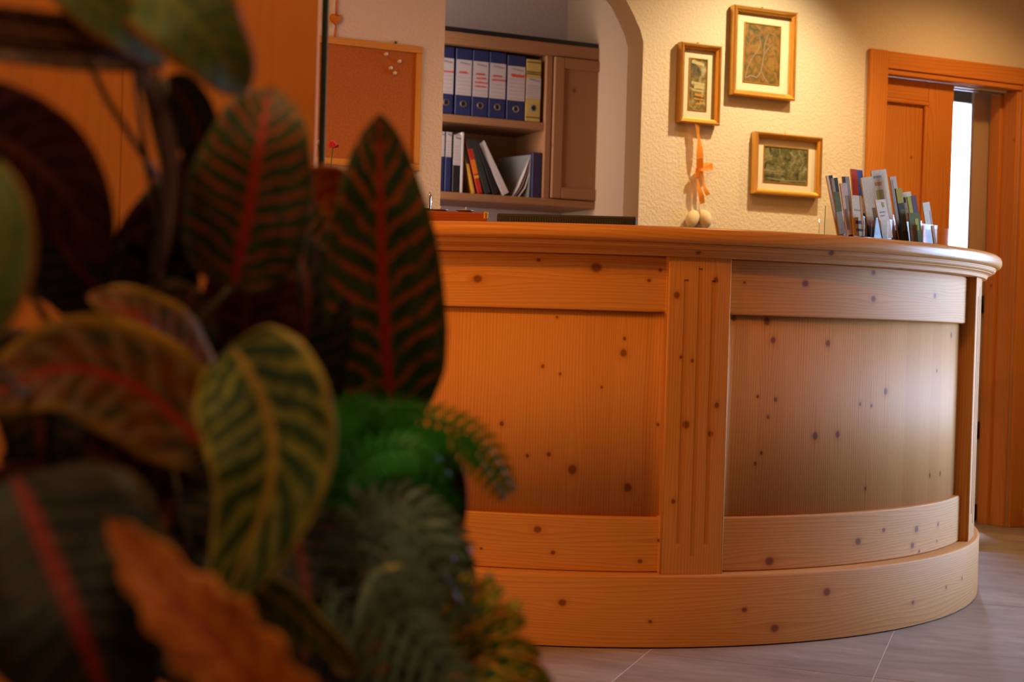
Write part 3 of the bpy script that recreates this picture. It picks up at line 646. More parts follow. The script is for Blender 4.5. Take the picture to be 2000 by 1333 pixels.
# ================================================================== BACK OFFICE CABINET AND FILES
def cu(px, py, n=CABN): return hit(px, py, n)
cl, cr_ = cu(868, 200)[0] - 0.35, cu(1238, 200)[0]
zt0, zt1 = cu(960, 95.5)[1], cu(960, 71)[1]; zs0, zs1 = cu(960, 245)[1], cu(960, 230)[1]; zb0, zb1 = cu(960, 396)[1], cu(960, 381)[1]
dv0, dv1 = cu(1066, 200)[0], cu(1078, 200)[0]
cab = empty('wall_cabinet', W(0, 0, 0), TH, 'pine wall cabinet with open file shelves and one panelled door', 'cabinet')
B = CABN + 0.34
box('top_board', CABW, cab, cl, cr_, CABN - 0.012, B, zt0, zt1, 'x', 0.003); box('shelf', CABW, cab, cl + 0.02, dv0, CABN + 0.01, B - 0.01, zs0, zs1, 'x', 0.002)
box('bottom_board', CABW, cab, cl, cr_, CABN - 0.012, B, zb0, zb1, 'x', 0.003)
box('divider', CABW, cab, dv0, dv1, CABN, B - 0.01, zb1, zt0, 'z', 0.002); box('side_panel', CABW, cab, cl, cl + 0.02, CABN, B, zb1, zt0, 'z', 0.002)
box('side_panel', CABW, cab, cr_ - 0.02, cr_, CABN + 0.002, B, zb1, zt0, 'z', 0.002); box('back_panel', CABW, cab, cl + 0.02, cr_ - 0.02, B - 0.012, B, zb1, zt0, 'z', 0)
box('shadow_gap_strip', BLACK, cab, cl + 0.10, cr_, CABN - 0.005, B, zt1 + 0.001, zt1 + 0.022, 'x', 0)  # solid black strip standing in for the shadow gap above the cabinet
dre = cu(1217, 250)[0]; dle = dv1 + 0.002; dz0, dz1 = zb1 + 0.004, zt0 - 0.004; sw = 0.052
dd = box('door', CABW, cab, dle + sw, dre - sw, CABN - 0.010, CABN - 0.002, dz0 + sw, dz1 - sw, 'z', 0)
for a, b, c, d, g in ((dle, dle+sw, dz0, dz1, 'z'), (dre-sw, dre, dz0, dz1, 'z'), (dle+sw, dre-sw, dz0, dz0+sw, 'x'), (dle+sw, dre-sw, dz1-sw, dz1, 'x')):
    box('door_frame_bar', CABW, dd, a, b, CABN - 0.020, CABN - 0.002, c, d, g, 0.004)
hx = dre - 0.026; hz0, hz1 = cu(1206, 376)[1], cu(1206, 321)[1]
tube('handle', STEEL, dd, [(hx, CABN - 0.019, hz0), (hx, CABN - 0.036, hz0 + 0.012), (hx, CABN - 0.042, (hz0+hz1)/2), (hx, CABN - 0.036, hz1 - 0.012), (hx, CABN - 0.019, hz1)], 0.006, 8)
BLUE = plain('binder_blue', (0.014, 0.020, 0.085), 0.5); YEL = plain('binder_yellow', (0.42, 0.30, 0.08), 0.6); LAB = plain('binder_label', (0.42, 0.36, 0.36), 0.8, vary=0.02)
RED = plain('red_ink', (0.55, 0.04, 0.03), 0.8); GREYI = plain('grey_ink', (0.16, 0.15, 0.16), 0.8); VIO = plain('folder_violet', (0.022, 0.016, 0.06), 0.5)
def binder(px0, px1, zb_, h, cover, label_col, label, lab_z=(0.30, 0.83), red_rows=(), hole=0.15, group='ring binders on the upper shelf', lean=0.0, dep=0.27, split=None, ypush=0.015):
    a, b = cu(px0, 300)[0], cu(px1, 300)[0]; w_ = b - a
    r = empty('ring_binder', W(a, CABN + ypush, zb_), TH, label, 'binder', group); r.rotation_euler = (0, lean, TH)
    box('cover', cover, r, 0.001, w_ - 0.001, 0.0, dep, 0, h, 'z', 0.004)
    lz0, lz1 = lab_z[0]*h, lab_z[1]*h
    if label_col:
        lb = box('spine_label', label_col, r, 0.003, w_ - 0.003, -0.0012, 0.001, lz0, lz1, 'z')
        m = MB(); rnd = random.Random(px0)
        for k in range(6):   # ruled lines
            z = lz0 + (lz1-lz0)*(0.06 + 0.11*k); m.quad([(0.006, -0.0016, z), (w_-0.006, -0.0016, z), (w_-0.006, -0.0016, z+0.0012), (0.006, -0.0016, z+0.0012)])
        z = lz0 + (lz1-lz0)*0.90
        for k in range(7): x = w_*(0.25+0.09*k); m.quad([(x, -0.0016, z-k*0.001), (x+0.005, -0.0016, z-k*0.001), (x+0.006, -0.0016, z+0.006-k*0.001), (x+0.001, -0.0016, z+0.006-k*0.001)])
        m.build('printed_lines', GREYI, lb)
        if red_rows:
            m = MB()
            for fz, x0, x1 in red_rows:
                z = lz0 + (lz1-lz0)*fz; x = x0*w_
                while x < x1*w_:
                    d = rnd.uniform(0.004, 0.008); hgt = rnd.uniform(0.006, 0.010)
                    m.quad([(x, -0.0018, z), (x+d*0.75, -0.0018, z), (x+d*0.8, -0.0018, z+hgt), (x+d*0.1, -0.0018, z+hgt)]); x += d
            m.build('red_handwriting', RED, lb)
    if hole:
        hz = hole*h; m = MB(); n = 20; R0, R1 = 0.016, 0.0105
        for k in range(n):
            p, q = 2*math.pi*k/n, 2*math.pi*(k+1)/n
            m.quad([(w_/2+R0*math.cos(p), -0.002, hz+R0*math.sin(p)), (w_/2+R0*math.cos(q), -0.002, hz+R0*math.sin(q)), (w_/2+R1*math.cos(q), -0.004, hz+R1*math.sin(q)), (w_/2+R1*math.cos(p), -0.004, hz+R1*math.sin(p))])
        rg = m.build('finger_ring', STEEL if cover is BLUE else GREYI, r)
        m = MB(); m.quad([(w_/2+R1*math.cos(2*math.pi*k/n), -0.0015, hz+R1*math.sin(2*math.pi*k/n)) for k in range(n)]); m.build('finger_hole', BLACK, rg)
    return r, w_
hB = cu(900, 93)[1] - zs1
rows = {0: [(0.60, .1, .9)], 1: [(0.62, .2, .7)], 2: [(0.62, .2, .75), (0.50, .25, .8), (0.38, .15, .9), (0.27, .15, .85)], 3: [(0.62, .2, .7), (0.50, .15, .95)], 4: [(0.72, .2, .95), (0.68, .25, .9)]}
nm = ['blue ring binder cut off by the left wall of the arch', 'blue ring binder with one short red line, second from the left', 'blue ring binder with four red lines on its label', 'blue ring binder with two red lines, third full spine', 'blue ring binder with one bold red line next to the yellow one']
for k, (a, b) in enumerate(((856, 885), (888, 920), (921, 953), (954, 987), (989, 1025))):
    binder(a, b, zs1 + 0.001, hB * (1 if k < 4 else 0.985), BLUE, LAB, nm[k], red_rows=rows[k], hole=0.17)
r, w_ = binder(1026, 1056, zs1 + 0.001, hB * 0.955, YEL, LAB, 'yellow ring binder at the right end of the upper shelf', lab_z=(0.37, 0.70), hole=0.22)
for fz in (0.72, 0.75, 0.90, 0.06): box('black_band', BLACK, r, 0.002, w_-0.002, -0.0015, 0.0, hB*fz, hB*(fz+0.012))
# lower shelf
zl = zb1 + 0.001; hL = cu(875, 256)[1] - zl
for k, (a, b, lb) in enumerate(((853, 871, 'narrow blue file half hidden by the arch wall on the lower shelf'), (872, 885, 'narrow blue file with pale upper label on the lower shelf'))):
    binder(a, b, zl, hL, BLUE, LAB, lb, lab_z=(0.58, 0.99), hole=0, group='files on the lower shelf')
r, w_ = binder(887, 903, zl, cu(895, 262)[1] - zl, BLACK, LAB, 'black and white file standing beside the narrow blue files', lab_z=(0.47, 0.99), hole=0, group='files on the lower shelf')
box('page_edge', WHITE, r, w_, w_ + 0.010, -0.004, 0.25, 0, (cu(905, 258)[1] - zl), 'z', 0.001)
def leaner(name, top, bot, th, mat, label, cat, bands=()):
    """a file leaning on its neighbour: top and bottom pixel of its left edge, thickness in m"""
    (ut, zt_), (ub, zb_) = cu(*top), cu(*bot); L = math.hypot(ut - ub, zt_ - zl); an = math.atan2(ut - ub, zt_ - zl)
    r = empty(name, W(ub, CABN + 0.02, zl + 0.002 + max(0, -th*math.sin(an)) * 0 + (th*math.sin(-an) if an > 0 else 0) * 0), TH, label, cat, 'files on the lower shelf'); r.rotation_euler = (0, an, TH)
    r.location.z = zl + 0.001 + (abs(math.sin(an)) * th if an > 0 else 0.0)
    b0 = box('cover', mat, r, 0, th, 0, 0.22, 0, L, 'z', 0.002)
    for a, b, m2 in bands: box('spine_band', m2, r, 0.0008, th - 0.0008, -0.0012, 0.0, a*L, b*L, 'z')
    return r
YO = plain('book_yellow', (0.60, 0.30, 0.03), 0.5); RDB = plain('book_red', (0.42, 0.025, 0.012), 0.45); ORB = plain('book_orange', (0.62, 0.16, 0.01), 0.5); DGR = plain('folder_darkgreen', (0.02, 0.028, 0.022), 0.5)
leaner('paperback', (904, 272), (926, 376), 0.014, YO, 'thin yellow book leaning left on the lower shelf', 'book', [(0.55, 1.0, DGR)])
leaner('paperback', (912, 272), (937, 378), 0.024, RDB, 'red and orange book leaning beside the thin yellow one', 'book', [(0.36, 0.62, ORB), (0.28, 0.33, YO), (0.82, 1.0, DGR)])
leaner('folder', (921, 274), (951, 379), 0.030, DGR, 'black green folder leaning beside the red book', 'folder')
leaner('folder', (934, 276), (967, 379), 0.030, BLACK, 'black folder leaning between dark green folder and white binder', 'folder')
leaner('ring_binder', (938, 280), (986, 380), 0.034, WHITE, 'white binder leaning far to the left on the lower shelf', 'binder')
GRY = plain('folder_grey', (0.09, 0.095, 0.085), 0.55); PURP = plain('paper_mauve', (0.30, 0.20, 0.23), 0.7)
gf = empty('folder', W(cu(1008, 380)[0], CABN + 0.03, zl), TH, 'floppy dark grey folder with curling pages on the lower shelf', 'folder', 'files on the lower shelf')
Lg = cu(1030, 300)[1] - zl; wg = cu(1040, 300)[0] - cu(1008, 300)[0]
def sheet(name, mat, pts, y0, y1):
    m = MB()
    for (xa, za, ya), (xb, zb2, yb) in zip(pts, pts[1:]): m.quad([(xa, y0+ya, za), (xa, y1, za), (xb, y1, zb2), (xb, y0+yb, zb2)], None, True)
    o = m.build(name, mat, gf); s = o.modifiers.new('s', 'SOLIDIFY'); s.thickness = 0.003; return o
m = MB(); m.quad([(-0.045, 0.12, 0.001), (wg*0.95, 0.0, 0.001), (wg, 0.0, Lg), (-0.03, 0.12, Lg*0.93)]); m.build('front_cover', GRY, gf).modifiers.new('s', 'SOLIDIFY').thickness = 0.003
sheet('page', WHITE, [(0.0, 0.0015, 0.0), (0.03, 0.05, 0), (0.055, 0.11, 0), (wg*1.0, Lg*0.96, 0)], 0.002, 0.06)
sheet('page', PURP, [(0.012, 0.0015, 0.0), (0.045, 0.05, 0), (0.068, 0.11, 0), (wg*1.05, Lg*0.9, 0)], 0.004, 0.06)
sheet('page', WHITE, [(0.03, 0.0015, 0.0), (0.062, 0.045, 0), (0.08, 0.11, 0), (wg*1.1, Lg*0.93, 0)], 0.003, 0.06)
binder(1043, 1062, zl, cu(1050, 297)[1] - zl, VIO, None, 'dark violet blue file at the right end of the lower shelf', hole=0, group='files on the lower shelf')

# ================================================================== ON AND BEHIND THE COUNTER
# monitor seen from behind
mc = at(1106, 440, 4.62); mon = empty('computer_monitor', (mc.x, mc.y, 0.7405), math.radians(-4), 'black computer monitor seen from behind above the counter edge', 'monitor')
ztop = at(1106, 420, 4.62).z - 0.7405; mw = 273/F*4.62/2
box('housing', BLACK, mon, -mw, mw, 0.0, 0.045, ztop - 0.33, ztop, 'x', 0.006)
VENT = plain('vent_grey', (0.05, 0.045, 0.035), 0.5)
vs = MB()
for k in range(46): x = -mw + 0.045 + k*(2*mw - 0.09)/45; vs.box(x - 0.0016, x + 0.0016, -0.004, 0.0, ztop - 0.06, ztop - 0.012, 'z')
tag(vs.build('vent_slats', VENT, mon), kind='stuff')
box('stand_neck', BLACK, mon, -0.04, 0.04, 0.045, 0.075, 0.01, ztop - 0.1, 'z', 0.004); box('stand_base', BLACK, mon, -0.13, 0.13, -0.03, 0.14, 0.0, 0.014, 'x', 0.005)
# candle tray with two tealights
TZ = HT2 + 0.0005
tc_ = at(852, 430, 4.02); tray = empty('candle_tray', (tc_.x, tc_.y, TZ), math.radians(4), 'reddish brown wooden candle tray on the counter at the arch', 'tray')
TW = wood('tray_wood', pale=(0.34, 0.085, 0.02), dark=(0.20, 0.045, 0.012), lines=150, rough=0.4); tl = 0.142
box('block', TW, tray, -tl, tl, -0.045, 0.045, 0, 0.034, 'x', 0.003); box('brass_corner', GOLD, tray, tl - 0.010, tl + 0.002, -0.047, -0.030, 0.016, 0.036, 'x', 0.002)
for px, lb in ((858, 'tealight near the middle of the brown tray, partly behind the leaf'), (908, 'tealight at the right end of the brown tray')):
    q = at(px, 417, 4.02); tl_ = empty('tealight', (q.x, tc_.y, TZ + 0.0345), 0, lb, 'tealight', 'tealights on the brown tray')
    lathe('cup', STEEL, tl_, [(0.0, 0.0), (0.019, 0.0), (0.020, 0.004), (0.0255, 0.0045), (0.0265, 0.006), (0.022, 0.0065), (0.0195, 0.004)], 24)
    lathe('wax', plain('wax', (0.80, 0.68, 0.5), 0.5), tl_, [(0.0195, 0.004), (0.01, 0.0045), (0.0, 0.005)], 20); tube('wick', plain('wick', (0.7, 0.62, 0.48), 0.8), tl_, [(0, 0, 0.004), (0.001, 0, 0.010), (0.003, 0, 0.016)], 0.0016, 6)
# pen cup
pc = at(831, 430, 4.06); cup = empty('pen_cup', (pc.x, pc.y, TZ), 0, 'small dark pen cup on the counter behind the big leaf', 'pen cup')
lathe('cup', BLACK, cup, [(0, 0), (0.024, 0), (0.025, 0.045), (0.0225, 0.045), (0.022, 0.004), (0, 0.004)], 20)
pp = at(839, 388, 4.06); pen = empty('pen', (pp.x, pp.y, TZ + 0.005), 0, 'chrome pen standing upright in the dark cup', 'pen')
hh = at(839, 375, 4.06).z - TZ - 0.005
lathe('barrel', CHROME, pen, [(0, 0), (0.002, 0.0), (0.005, 0.012), (0.0058, hh - 0.012), (0.004, hh - 0.004), (0.0, hh)], 12); tube('clip', CHROME, pen, [(0.0055, -0.004, hh - 0.045), (0.0068, -0.005, hh - 0.03), (0.006, -0.004, hh - 0.008)], 0.0012, 6)
# small vase with a pink flower
vb = at(640, 430, 4.16); vase = empty('flower_vase', (vb.x, vb.y, TZ), 0, 'slim vase with a pink bloom on the counter behind the leaves', 'vase')
lathe('vase_body', plain('vase_white', (0.6, 0.55, 0.5), 0.3), vase, [(0, 0), (0.026, 0), (0.032, 0.03), (0.022, 0.08), (0.012, 0.11), (0.015, 0.12), (0.012, 0.12), (0.009, 0.11), (0, 0.02)], 20)
PINK = plain('petal_pink', (0.72, 0.05, 0.12), 0.6, vary=0.3); PALEP = plain('petal_pale', (0.62, 0.42, 0.42), 0.6); GST = plain('stem_green', (0.06, 0.10, 0.02), 0.6)
for px, py, mt, n_, r_ in ((650, 288, PINK, 22, 0.021), (622, 284, PALEP, 8, 0.018)):
    hd = at(px, py, 4.14) - vase.location
    fl = tube('flower_stem', GST, vase, [(0, 0, 0.02), (hd.x*0.3, hd.y*0.3, hd.z*0.6), (hd.x, hd.y, hd.z)], 0.0018, 6)
    rnd = random.Random(px); m = MB()
    for k in range(n_):
        a = 2.4*k; e = rnd.uniform(-0.2, 1.3); d = Vector((math.cos(a)*math.cos(e), math.sin(a)*math.cos(e), math.sin(e))); s = d.cross(Vector((0, 0, 1))); s = s.normalized() if s.length > .01 else Vector((1, 0, 0)); up = s.cross(d); c = hd
        L = r_*rnd.uniform(0.75, 1.1)
        m.quad([c + d*0.001, c + d*L*0.6 - s*L*0.5, c + d*L + up*L*0.25, c + d*L*0.6 + s*L*0.5], None, True)
    m.build('blossom', mt, vase)
# brochure stand: acrylic rack with leaflets, standing on the curved worktop
ah = math.radians(43); HO = CC + Vector((math.sin(ah), -math.cos(ah), 0)) * 1.40 + Vector((0, 0, TZ)); HX = Vector((math.cos(ah), math.sin(ah), 0)); HYv = Vector((-math.sin(ah), math.cos(ah), 0))
def tpos(px, dy):   # distance along the rack for a pixel column at local depth dy
    k = ray(px, 455); kk = k.x / k.y; p = HO + HYv*dy
    return (kk*(p.y - CO.y) - (p.x - CO.x)) / (HX.x - kk*HX.y)
rack = empty('brochure_rack', HO, ah, 'clear acrylic brochure rack standing on the right end of the worktop', 'brochure rack')
t = NT('acrylic'); t.set((0.95, 0.95, 0.93), 0.05, trans=1.0); t.b.inputs['IOR'].default_value = 1.2; ACR = t.m
x0r, x1r = tpos(1646, 0), tpos(1826, 0)
box('base_plate', ACR, rack, x0r, x1r, -0.075, 0.085, 0.0, 0.004)
for y in (-0.02, 0.035, 0.083): box('back_plate', ACR, rack, x0r + 0.03, x1r - 0.02, y, y + 0.002, 0.004, 0.07 + 0.3*(y+0.02))
for x in (x0r, tpos(1692, 0), tpos(1762, 0), x1r - 0.002): box('divider', ACR, rack, x, x + 0.002, -0.072, 0.083, 0.004, 0.06)
def prt(name, col): return plain('print_' + name, [c*k for c, k in zip(col, (0.80, 0.66, 0.48))], 0.85, spec=0.1, vary=0.25, scale=120)
def leaflet(pxb, pyt, wid, dy, lean, base, label, bands, back=6, th=0.004):
    """pxb: pixel column of the bottom-left corner, pyt: pixel row of the top edge"""
    t0 = tpos(pxb, dy); p = HO + HX*t0 + HYv*dy; d = (p - CO).dot(Vector((0, 1, 0)))
    h = (at(pxb, pyt, d).z - p.z - 0.0045)
    r = empty('brochure', p + Vector((0, 0, 0.0045 + 0.0)), 0, label, 'brochure', 'brochures in the acrylic rack')
    r.matrix_world = Matrix.Translation(p + Vector((0, 0, 0.0048))) @ Matrix.Rotation(ah, 4, 'Z') @ Matrix.Rotation(math.radians(-back), 4, 'X') @ Matrix.Rotation(math.radians(lean), 4, 'Y')
    box('cover', base, r, 0, wid, 0, th, max(0, wid*math.sin(math.radians(lean)))*1.02, h, 'z')
    for x0, x1, z0, z1, mt in bands: box('print_block', mt, r, x0*wid, x1*wid, -0.0006, 0.0, z0*h, z1*h)
    return r
CR = prt('cream', (0.72, 0.64, 0.50)); WH = prt('white', (0.78, 0.74, 0.70)); GRN = prt('green', (0.13, 0.15, 0.04)); OLV = prt('olive', (0.42, 0.36, 0.05)); DK = prt('dark', (0.05, 0.05, 0.03)); REDP = prt('red', (0.75, 0.09, 0.02)); BLUP = prt('blue', (0.12, 0.16, 0.36)); PUR = prt('purple', (0.14, 0.07, 0.12)); PNK = prt('pink', (0.66, 0.48, 0.40)); ORG = prt('orange', (0.62, 0.28, 0.08)); BRO = prt('brown', (0.24, 0.15, 0.05)); LGN = prt('lightgreen', (0.40, 0.42, 0.06)); GRE = prt('grey', (0.34, 0.31, 0.27))
leaflet(1640, 348, 0.030, -0.05, -9, GRE, 'grey green brochure at the far left of the rack', [(0, 1, 0.40, 0.75, GRN), (0.5, 1, .75, 1, DK)])
leaflet(1637, 342, 0.030, -0.01, -9, CR, 'pale brochure behind the far left one', [(0.4, 1, 0.3, 1, DK)], back=9)
leaflet(1655, 358, 0.034, -0.05, -8, PNK, 'pinkish brochure second from the left in the rack', [(0.5, 1, .45, .75, GRE), (0.1, 0.5, 0.1, 0.5, BRO)])
leaflet(1660, 345, 0.034, 0.0, -6, GRE, 'grey edged brochure just left of the red one', [(0, .35, 0, 1, DK)])
leaflet(1673, 329, 0.060, 0.03, -2, WH, 'tall red and blue brochure in the back row', [(0, .5, 0.55, 0.995, REDP), (.5, 1, .60, .99, BLUP), (.55, .95, .75, .85, WH), (0, 1, .1, .5, CR)])
leaflet(1669, 381, 0.052, -0.055, -2, CR, 'cream brochure with purple stripes in front of the red one', [(.2, .9, .30, .38, PUR), (.2, .9, .12, .18, PUR), (.2, .8, .62, .65, GRE), (.8, 1, 0.0, 1, ORG)])
leaflet(1700, 347, 0.060, 0.0, -9, CR, 'plain cream brochure left of the one with the orange bar', [(0.6, 1, 0.05, 0.5, BRO)])
leaflet(1722, 333, 0.085, 0.015, -9, CR, 'tall cream brochure with orange bar and olive square', [(.12, .55, .78, .83, ORG), (.15, .6, .50, .72, OLV), (.1, .6, .89, .92, GRE), (.1, .95, .05, .3, PNK)])
leaflet(1725, 390, 0.056, -0.055, -8, WH, 'small pale card in front of the tall cream brochure', [(.55, .75, .80, .93, LGN), (.2, .7, .66, .69, GRE), (.2, .6, .57, .60, GRE)], back=10)
leaflet(1757, 345, 0.036, -0.01, -9, PNK, 'slim pink brochure right of the tall cream one', [(0.0, .4, .2, .95, GRE)])
leaflet(1765, 368, 0.034, -0.04, -9, DK, 'dark green brochure in the middle of the rack', [(0, 1, .72, 1, OLV), (0.2, .9, .2, .6, GRN)])
leaflet(1776, 376, 0.055, 0.02, -9, CR, 'cream brochure with dark dot right of the dark green one', [(.1, .35, .80, .9, DK), (.2, .9, .1, .6, PNK)])
leaflet(1788, 384, 0.050, 0.0, -11, LGN, 'light green and purple brochure behind the meadow one', [(.45, 1, .3, 1, PUR)])
leaflet(1781, 416, 0.062, -0.055, -4, GRN, 'green brown meadow brochure at the right of the rack', [(0, .5, .0, .55, BRO), (.5, .8, .4, .8, LGN)])
leaflet(1815, 396, 0.042, 0.0, -9, WH, 'white brochure with pale blue edge near the right end', [(.8, 1, 0, .8, prt('paleblue', (0.5, 0.52, 0.6)))])
leaflet(1826, 441, 0.014, -0.045, -9, PNK, 'thin low pink brochure at the far right of the rack', [(0.4, 1, 0, 1, CR)])

# ================================================================== FOREGROUND PLANTS
LM = {
 'red':    leaf_mat('croton_red', (0.028, 0.050, 0.010), (0.065, 0.082, 0.016), (0.46, 0.080, 0.012), (0.50, 0.030, 0.010), (0.10, 0.10, 0.016), 13, 0.42, 1.7),
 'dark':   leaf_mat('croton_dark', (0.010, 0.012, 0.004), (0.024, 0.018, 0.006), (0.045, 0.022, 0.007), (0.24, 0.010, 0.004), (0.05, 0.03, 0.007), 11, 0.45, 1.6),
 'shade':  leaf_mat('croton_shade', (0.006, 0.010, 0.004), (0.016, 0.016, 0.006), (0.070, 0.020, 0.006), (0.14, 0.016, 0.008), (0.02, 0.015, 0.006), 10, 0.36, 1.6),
 'maroon': leaf_mat('croton_maroon', (0.030, 0.005, 0.004), (0.075, 0.011, 0.006), (0.13, 0.025, 0.010), (0.17, 0.04, 0.012), (0.11, 0.010, 0.006), 9, 0.40, 1.6),
 'pale':   leaf_mat('croton_pale', (0.12, 0.17, 0.04), (0.20, 0.24, 0.08), (0.27, 0.26, 0.03), (0.30, 0.28, 0.04), (0.62, 0.17, 0.01), 8, 0.40, 1.5, 0.22),
 'green':  leaf_mat('croton_green', (0.030, 0.055, 0.008), (0.060, 0.090, 0.014), (0.30, 0.25, 0.030), (0.50, 0.28, 0.035), (0.50, 0.32, 0.035), 9, 0.56, 1.8, 0.16),
 'multi':  leaf_mat('croton_multi', (0.34, 0.075, 0.015), (0.10, 0.085, 0.025), (0.42, 0.20, 0.08), (0.60, 0.05, 0.018), (0.52, 0.24, 0.015), 8, 0.48, 1.6, 0.34),
 'orange': leaf_mat('croton_orange', (0.50, 0.105, 0.003), (0.32, 0.050, 0.003), (0.58, 0.16, 0.004), (0.34, 0.03, 0.004), (0.66, 0.21, 0.004), 9, 0.35, 1.6),
 'tan':    leaf_mat('croton_tan', (0.11, 0.035, 0.012), (0.05, 0.016, 0.007), (0.18, 0.07, 0.025), (0.42, 0.17, 0.05), (0.05, 0.016, 0.007), 8, 0.3, 1.5),
 'spot':   leaf_mat('croton_spotted', (0.022, 0.085, 0.010), (0.045, 0.13, 0.016), (0.07, 0.16, 0.02), (0.50, 0.36, 0.02), (0.55, 0.11, 0.01), 8, 0.3, 1.5, 0.12, spots=((0.72, 0.52, 0.01), (0.75, 0.20, 0.01))),
}
FERN = NT('fern_green'); tc = FERN.n('ShaderNodeTexCoord').outputs['Object']; FERN.set(FERN.mix(FERN.noise(tc, 25, 2), (0.018, 0.17, 0.008), (0.045, 0.33, 0.016)), 0.5); FERN = FERN.m
FERNG = NT('fern_grey'); tc = FERNG.n('ShaderNodeTexCoord').outputs['Object']; FERNG.set(FERNG.mix(FERNG.noise(tc, 25, 2), (0.070, 0.105, 0.050), (0.15, 0.19, 0.12)), 0.38); FERNG = FERNG.m
BARK = plain('plant_stem', (0.119, 0.085, 0.043), 0.8, vary=0.3, scale=60)
def bez(P, t):   # Catmull-Rom through the control points
    n = len(P) - 1; x = min(t*n, n - 1e-6); i = int(x); f = x - i
    p0, p1, p2, p3 = P[max(i-1, 0)], P[i], P[i+1], P[min(i+2, n)]
    return 0.5*((2*p1) + (p2-p0)*f + (2*p0-5*p1+4*p2-p3)*f*f + (3*p1-p0-3*p2+p3)*f*f*f)
LP = [(0,.05),(.03,.42),(.08,.68),(.2,.93),(.33,1),(.48,.97),(.6,.87),(.7,.75),(.8,.58),(.87,.42),(.93,.24),(.97,.11),(1,0)]
def lprof(x):
    for (a, b), (c, d) in zip(LP, LP[1:]):
        if x <= c: return b + (d-b)*(x-a)/(c-a)
    return 0.0
def leaf(root, kind, pts, hw_px, tilt=0.0, fold=0.18, wave=0.06, name='leaf', n=26, m_=5, peak=0.9, petiole=None, serr=0.0):
    """one broad leaf: pts = (pixel x, pixel y, distance) along the midrib from base to tip; a curved surface in space with its own fold and ripple"""
    P = [at(*p) for p in pts]; dm = sum(p[2] for p in pts)/len(pts); hw = hw_px/F*dm; rl = root.location
    rnd = random.Random(int(pts[0][0]*7 + pts[0][1]*3)); ph = rnd.uniform(0, 6)
    mb = MB(); rows = []
    for i in range(n + 1):
        t_ = i/n; c = bez(P, t_); tg = (bez(P, min(t_+0.02, 1)) - bez(P, max(t_-0.02, 0))).normalized()
        vw = (CO - c).normalized(); nr = (vw - tg*vw.dot(tg)).normalized(); nr = Matrix.Rotation(math.radians(tilt), 3, tg) @ nr; sd = tg.cross(nr).normalized()
        wd = hw * lprof(t_) * (1 + serr * (1 if i % 4 < 2 else -1))
        row = []
        for j in range(-m_, m_ + 1):
            s = j/m_; rip = wave*hw*math.sin(t_*17 + ph + (1.5 if s > 0 else 0)) * s*s
            row.append((c + sd*(s*wd) + nr*(fold*abs(s)*wd + rip) - rl, (s, t_)))
        rows.append(row)
    for i in range(n):
        for j in range(2*m_):
            q = [rows[i][j], rows[i][j+1], rows[i+1][j+1], rows[i+1][j]]; mb.quad([x[0] for x in q], [x[1] for x in q], True)
    o = mb.build(name, LM[kind], root, merge=True, smooth=True)
    s = o.modifiers.new('thick', 'SOLIDIFY'); s.thickness = 0.0008
    if petiole is not None:
        b = P[0]; e = Vector(petiole); md = (b + e)/2 - Vector((0, 0, 0.012))
        tube('petiole', BARK, o, [b + (P[1]-P[0])*0.02 - rl, md - rl, e - rl], [0.0022, 0.0026, 0.003], 6)
    return o
# planter below the frame
PC = Vector((-0.235, 1.17, 0)); PH = 0.36
pl = empty('planter', PC, 0, 'low brown planter holding the foreground plants', 'planter')
TERR = plain('terracotta', (0.20, 0.07, 0.03), 0.7)
for a in ((-0.40, 0.40, -0.20, -0.175), (-0.40, 0.40, 0.175, 0.20)): box('side', TERR, pl, a[0], a[1], a[2], a[3], 0.03, PH, 'x', 0.006)
for a in ((-0.40, -0.375), (0.375, 0.40)): box('side', TERR, pl, a[0], a[1], -0.175, 0.175, 0.03, PH, 'x', 0.006)
box('bottom', TERR, pl, -0.39, 0.39, -0.19, 0.19, 0.0, 0.03, 'x', 0.004); box('soil', plain('soil', (0.02, 0.013, 0.008), 0.95, vary=0.5, scale=90), pl, -0.374, 0.374, -0.174, 0.174, 0.03, PH - 0.03)
SOIL = PH - 0.03
def stem_pts(base, top): b, t_ = Vector(base), Vector(top); return [b, b.lerp(t_, 0.4) + Vector((0.012, 0.01, 0)), b.lerp(t_, 0.75) + Vector((-0.008, 0.004, 0)), t_]
# --- croton with the upright leaf
cr1 = empty('croton_plant', (PC.x - 0.02, PC.y, SOIL), 0, 'large dark croton with red veined leaves filling the left foreground', 'plant')
S1 = [(-0.30, 1.10, SOIL), at(330, 330, 1.16)]; S2 = [(-0.18, 1.24, SOIL), at(640, 760, 1.34)]; S3 = [(-0.36, 1.06, SOIL), at(120, 640, 1.05)]
for s in (S1, S2, S3): P = stem_pts(*s); tube('stem', BARK, cr1, [p - cr1.location for p in P], [0.009, 0.008, 0.007, 0.005], 8)
def on(s, f): return Vector(s[0]).lerp(Vector(s[1]), f)
leaf(cr1, 'red', [(765, 830, 1.31), (752, 640, 1.27), (744, 430, 1.245), (741, 222, 1.24)], 121, tilt=6, fold=0.16, petiole=on(S2, 0.8), peak=0.86)
leaf(cr1, 'red', [(455, 560, 1.13), (485, 420, 1.10), (508, 280, 1.09), (530, 165, 1.12)], 122, tilt=-8, fold=0.22, petiole=on(S1, 0.8))
leaf(cr1, 'pale', [(240, -70, 0.98), (345, 10, 0.96), (420, 90, 0.97), (482, 190, 1.01)], 98, tilt=-15, fold=0.10, petiole=on(S1, 0.98), peak=0.8)
leaf(cr1, 'pale', [(60, -110, 0.94), (150, -30, 0.94), (240, 50, 0.96), (325, 128, 1.0)], 62, tilt=-20, fold=0.15, petiole=on(S1, 0.97))
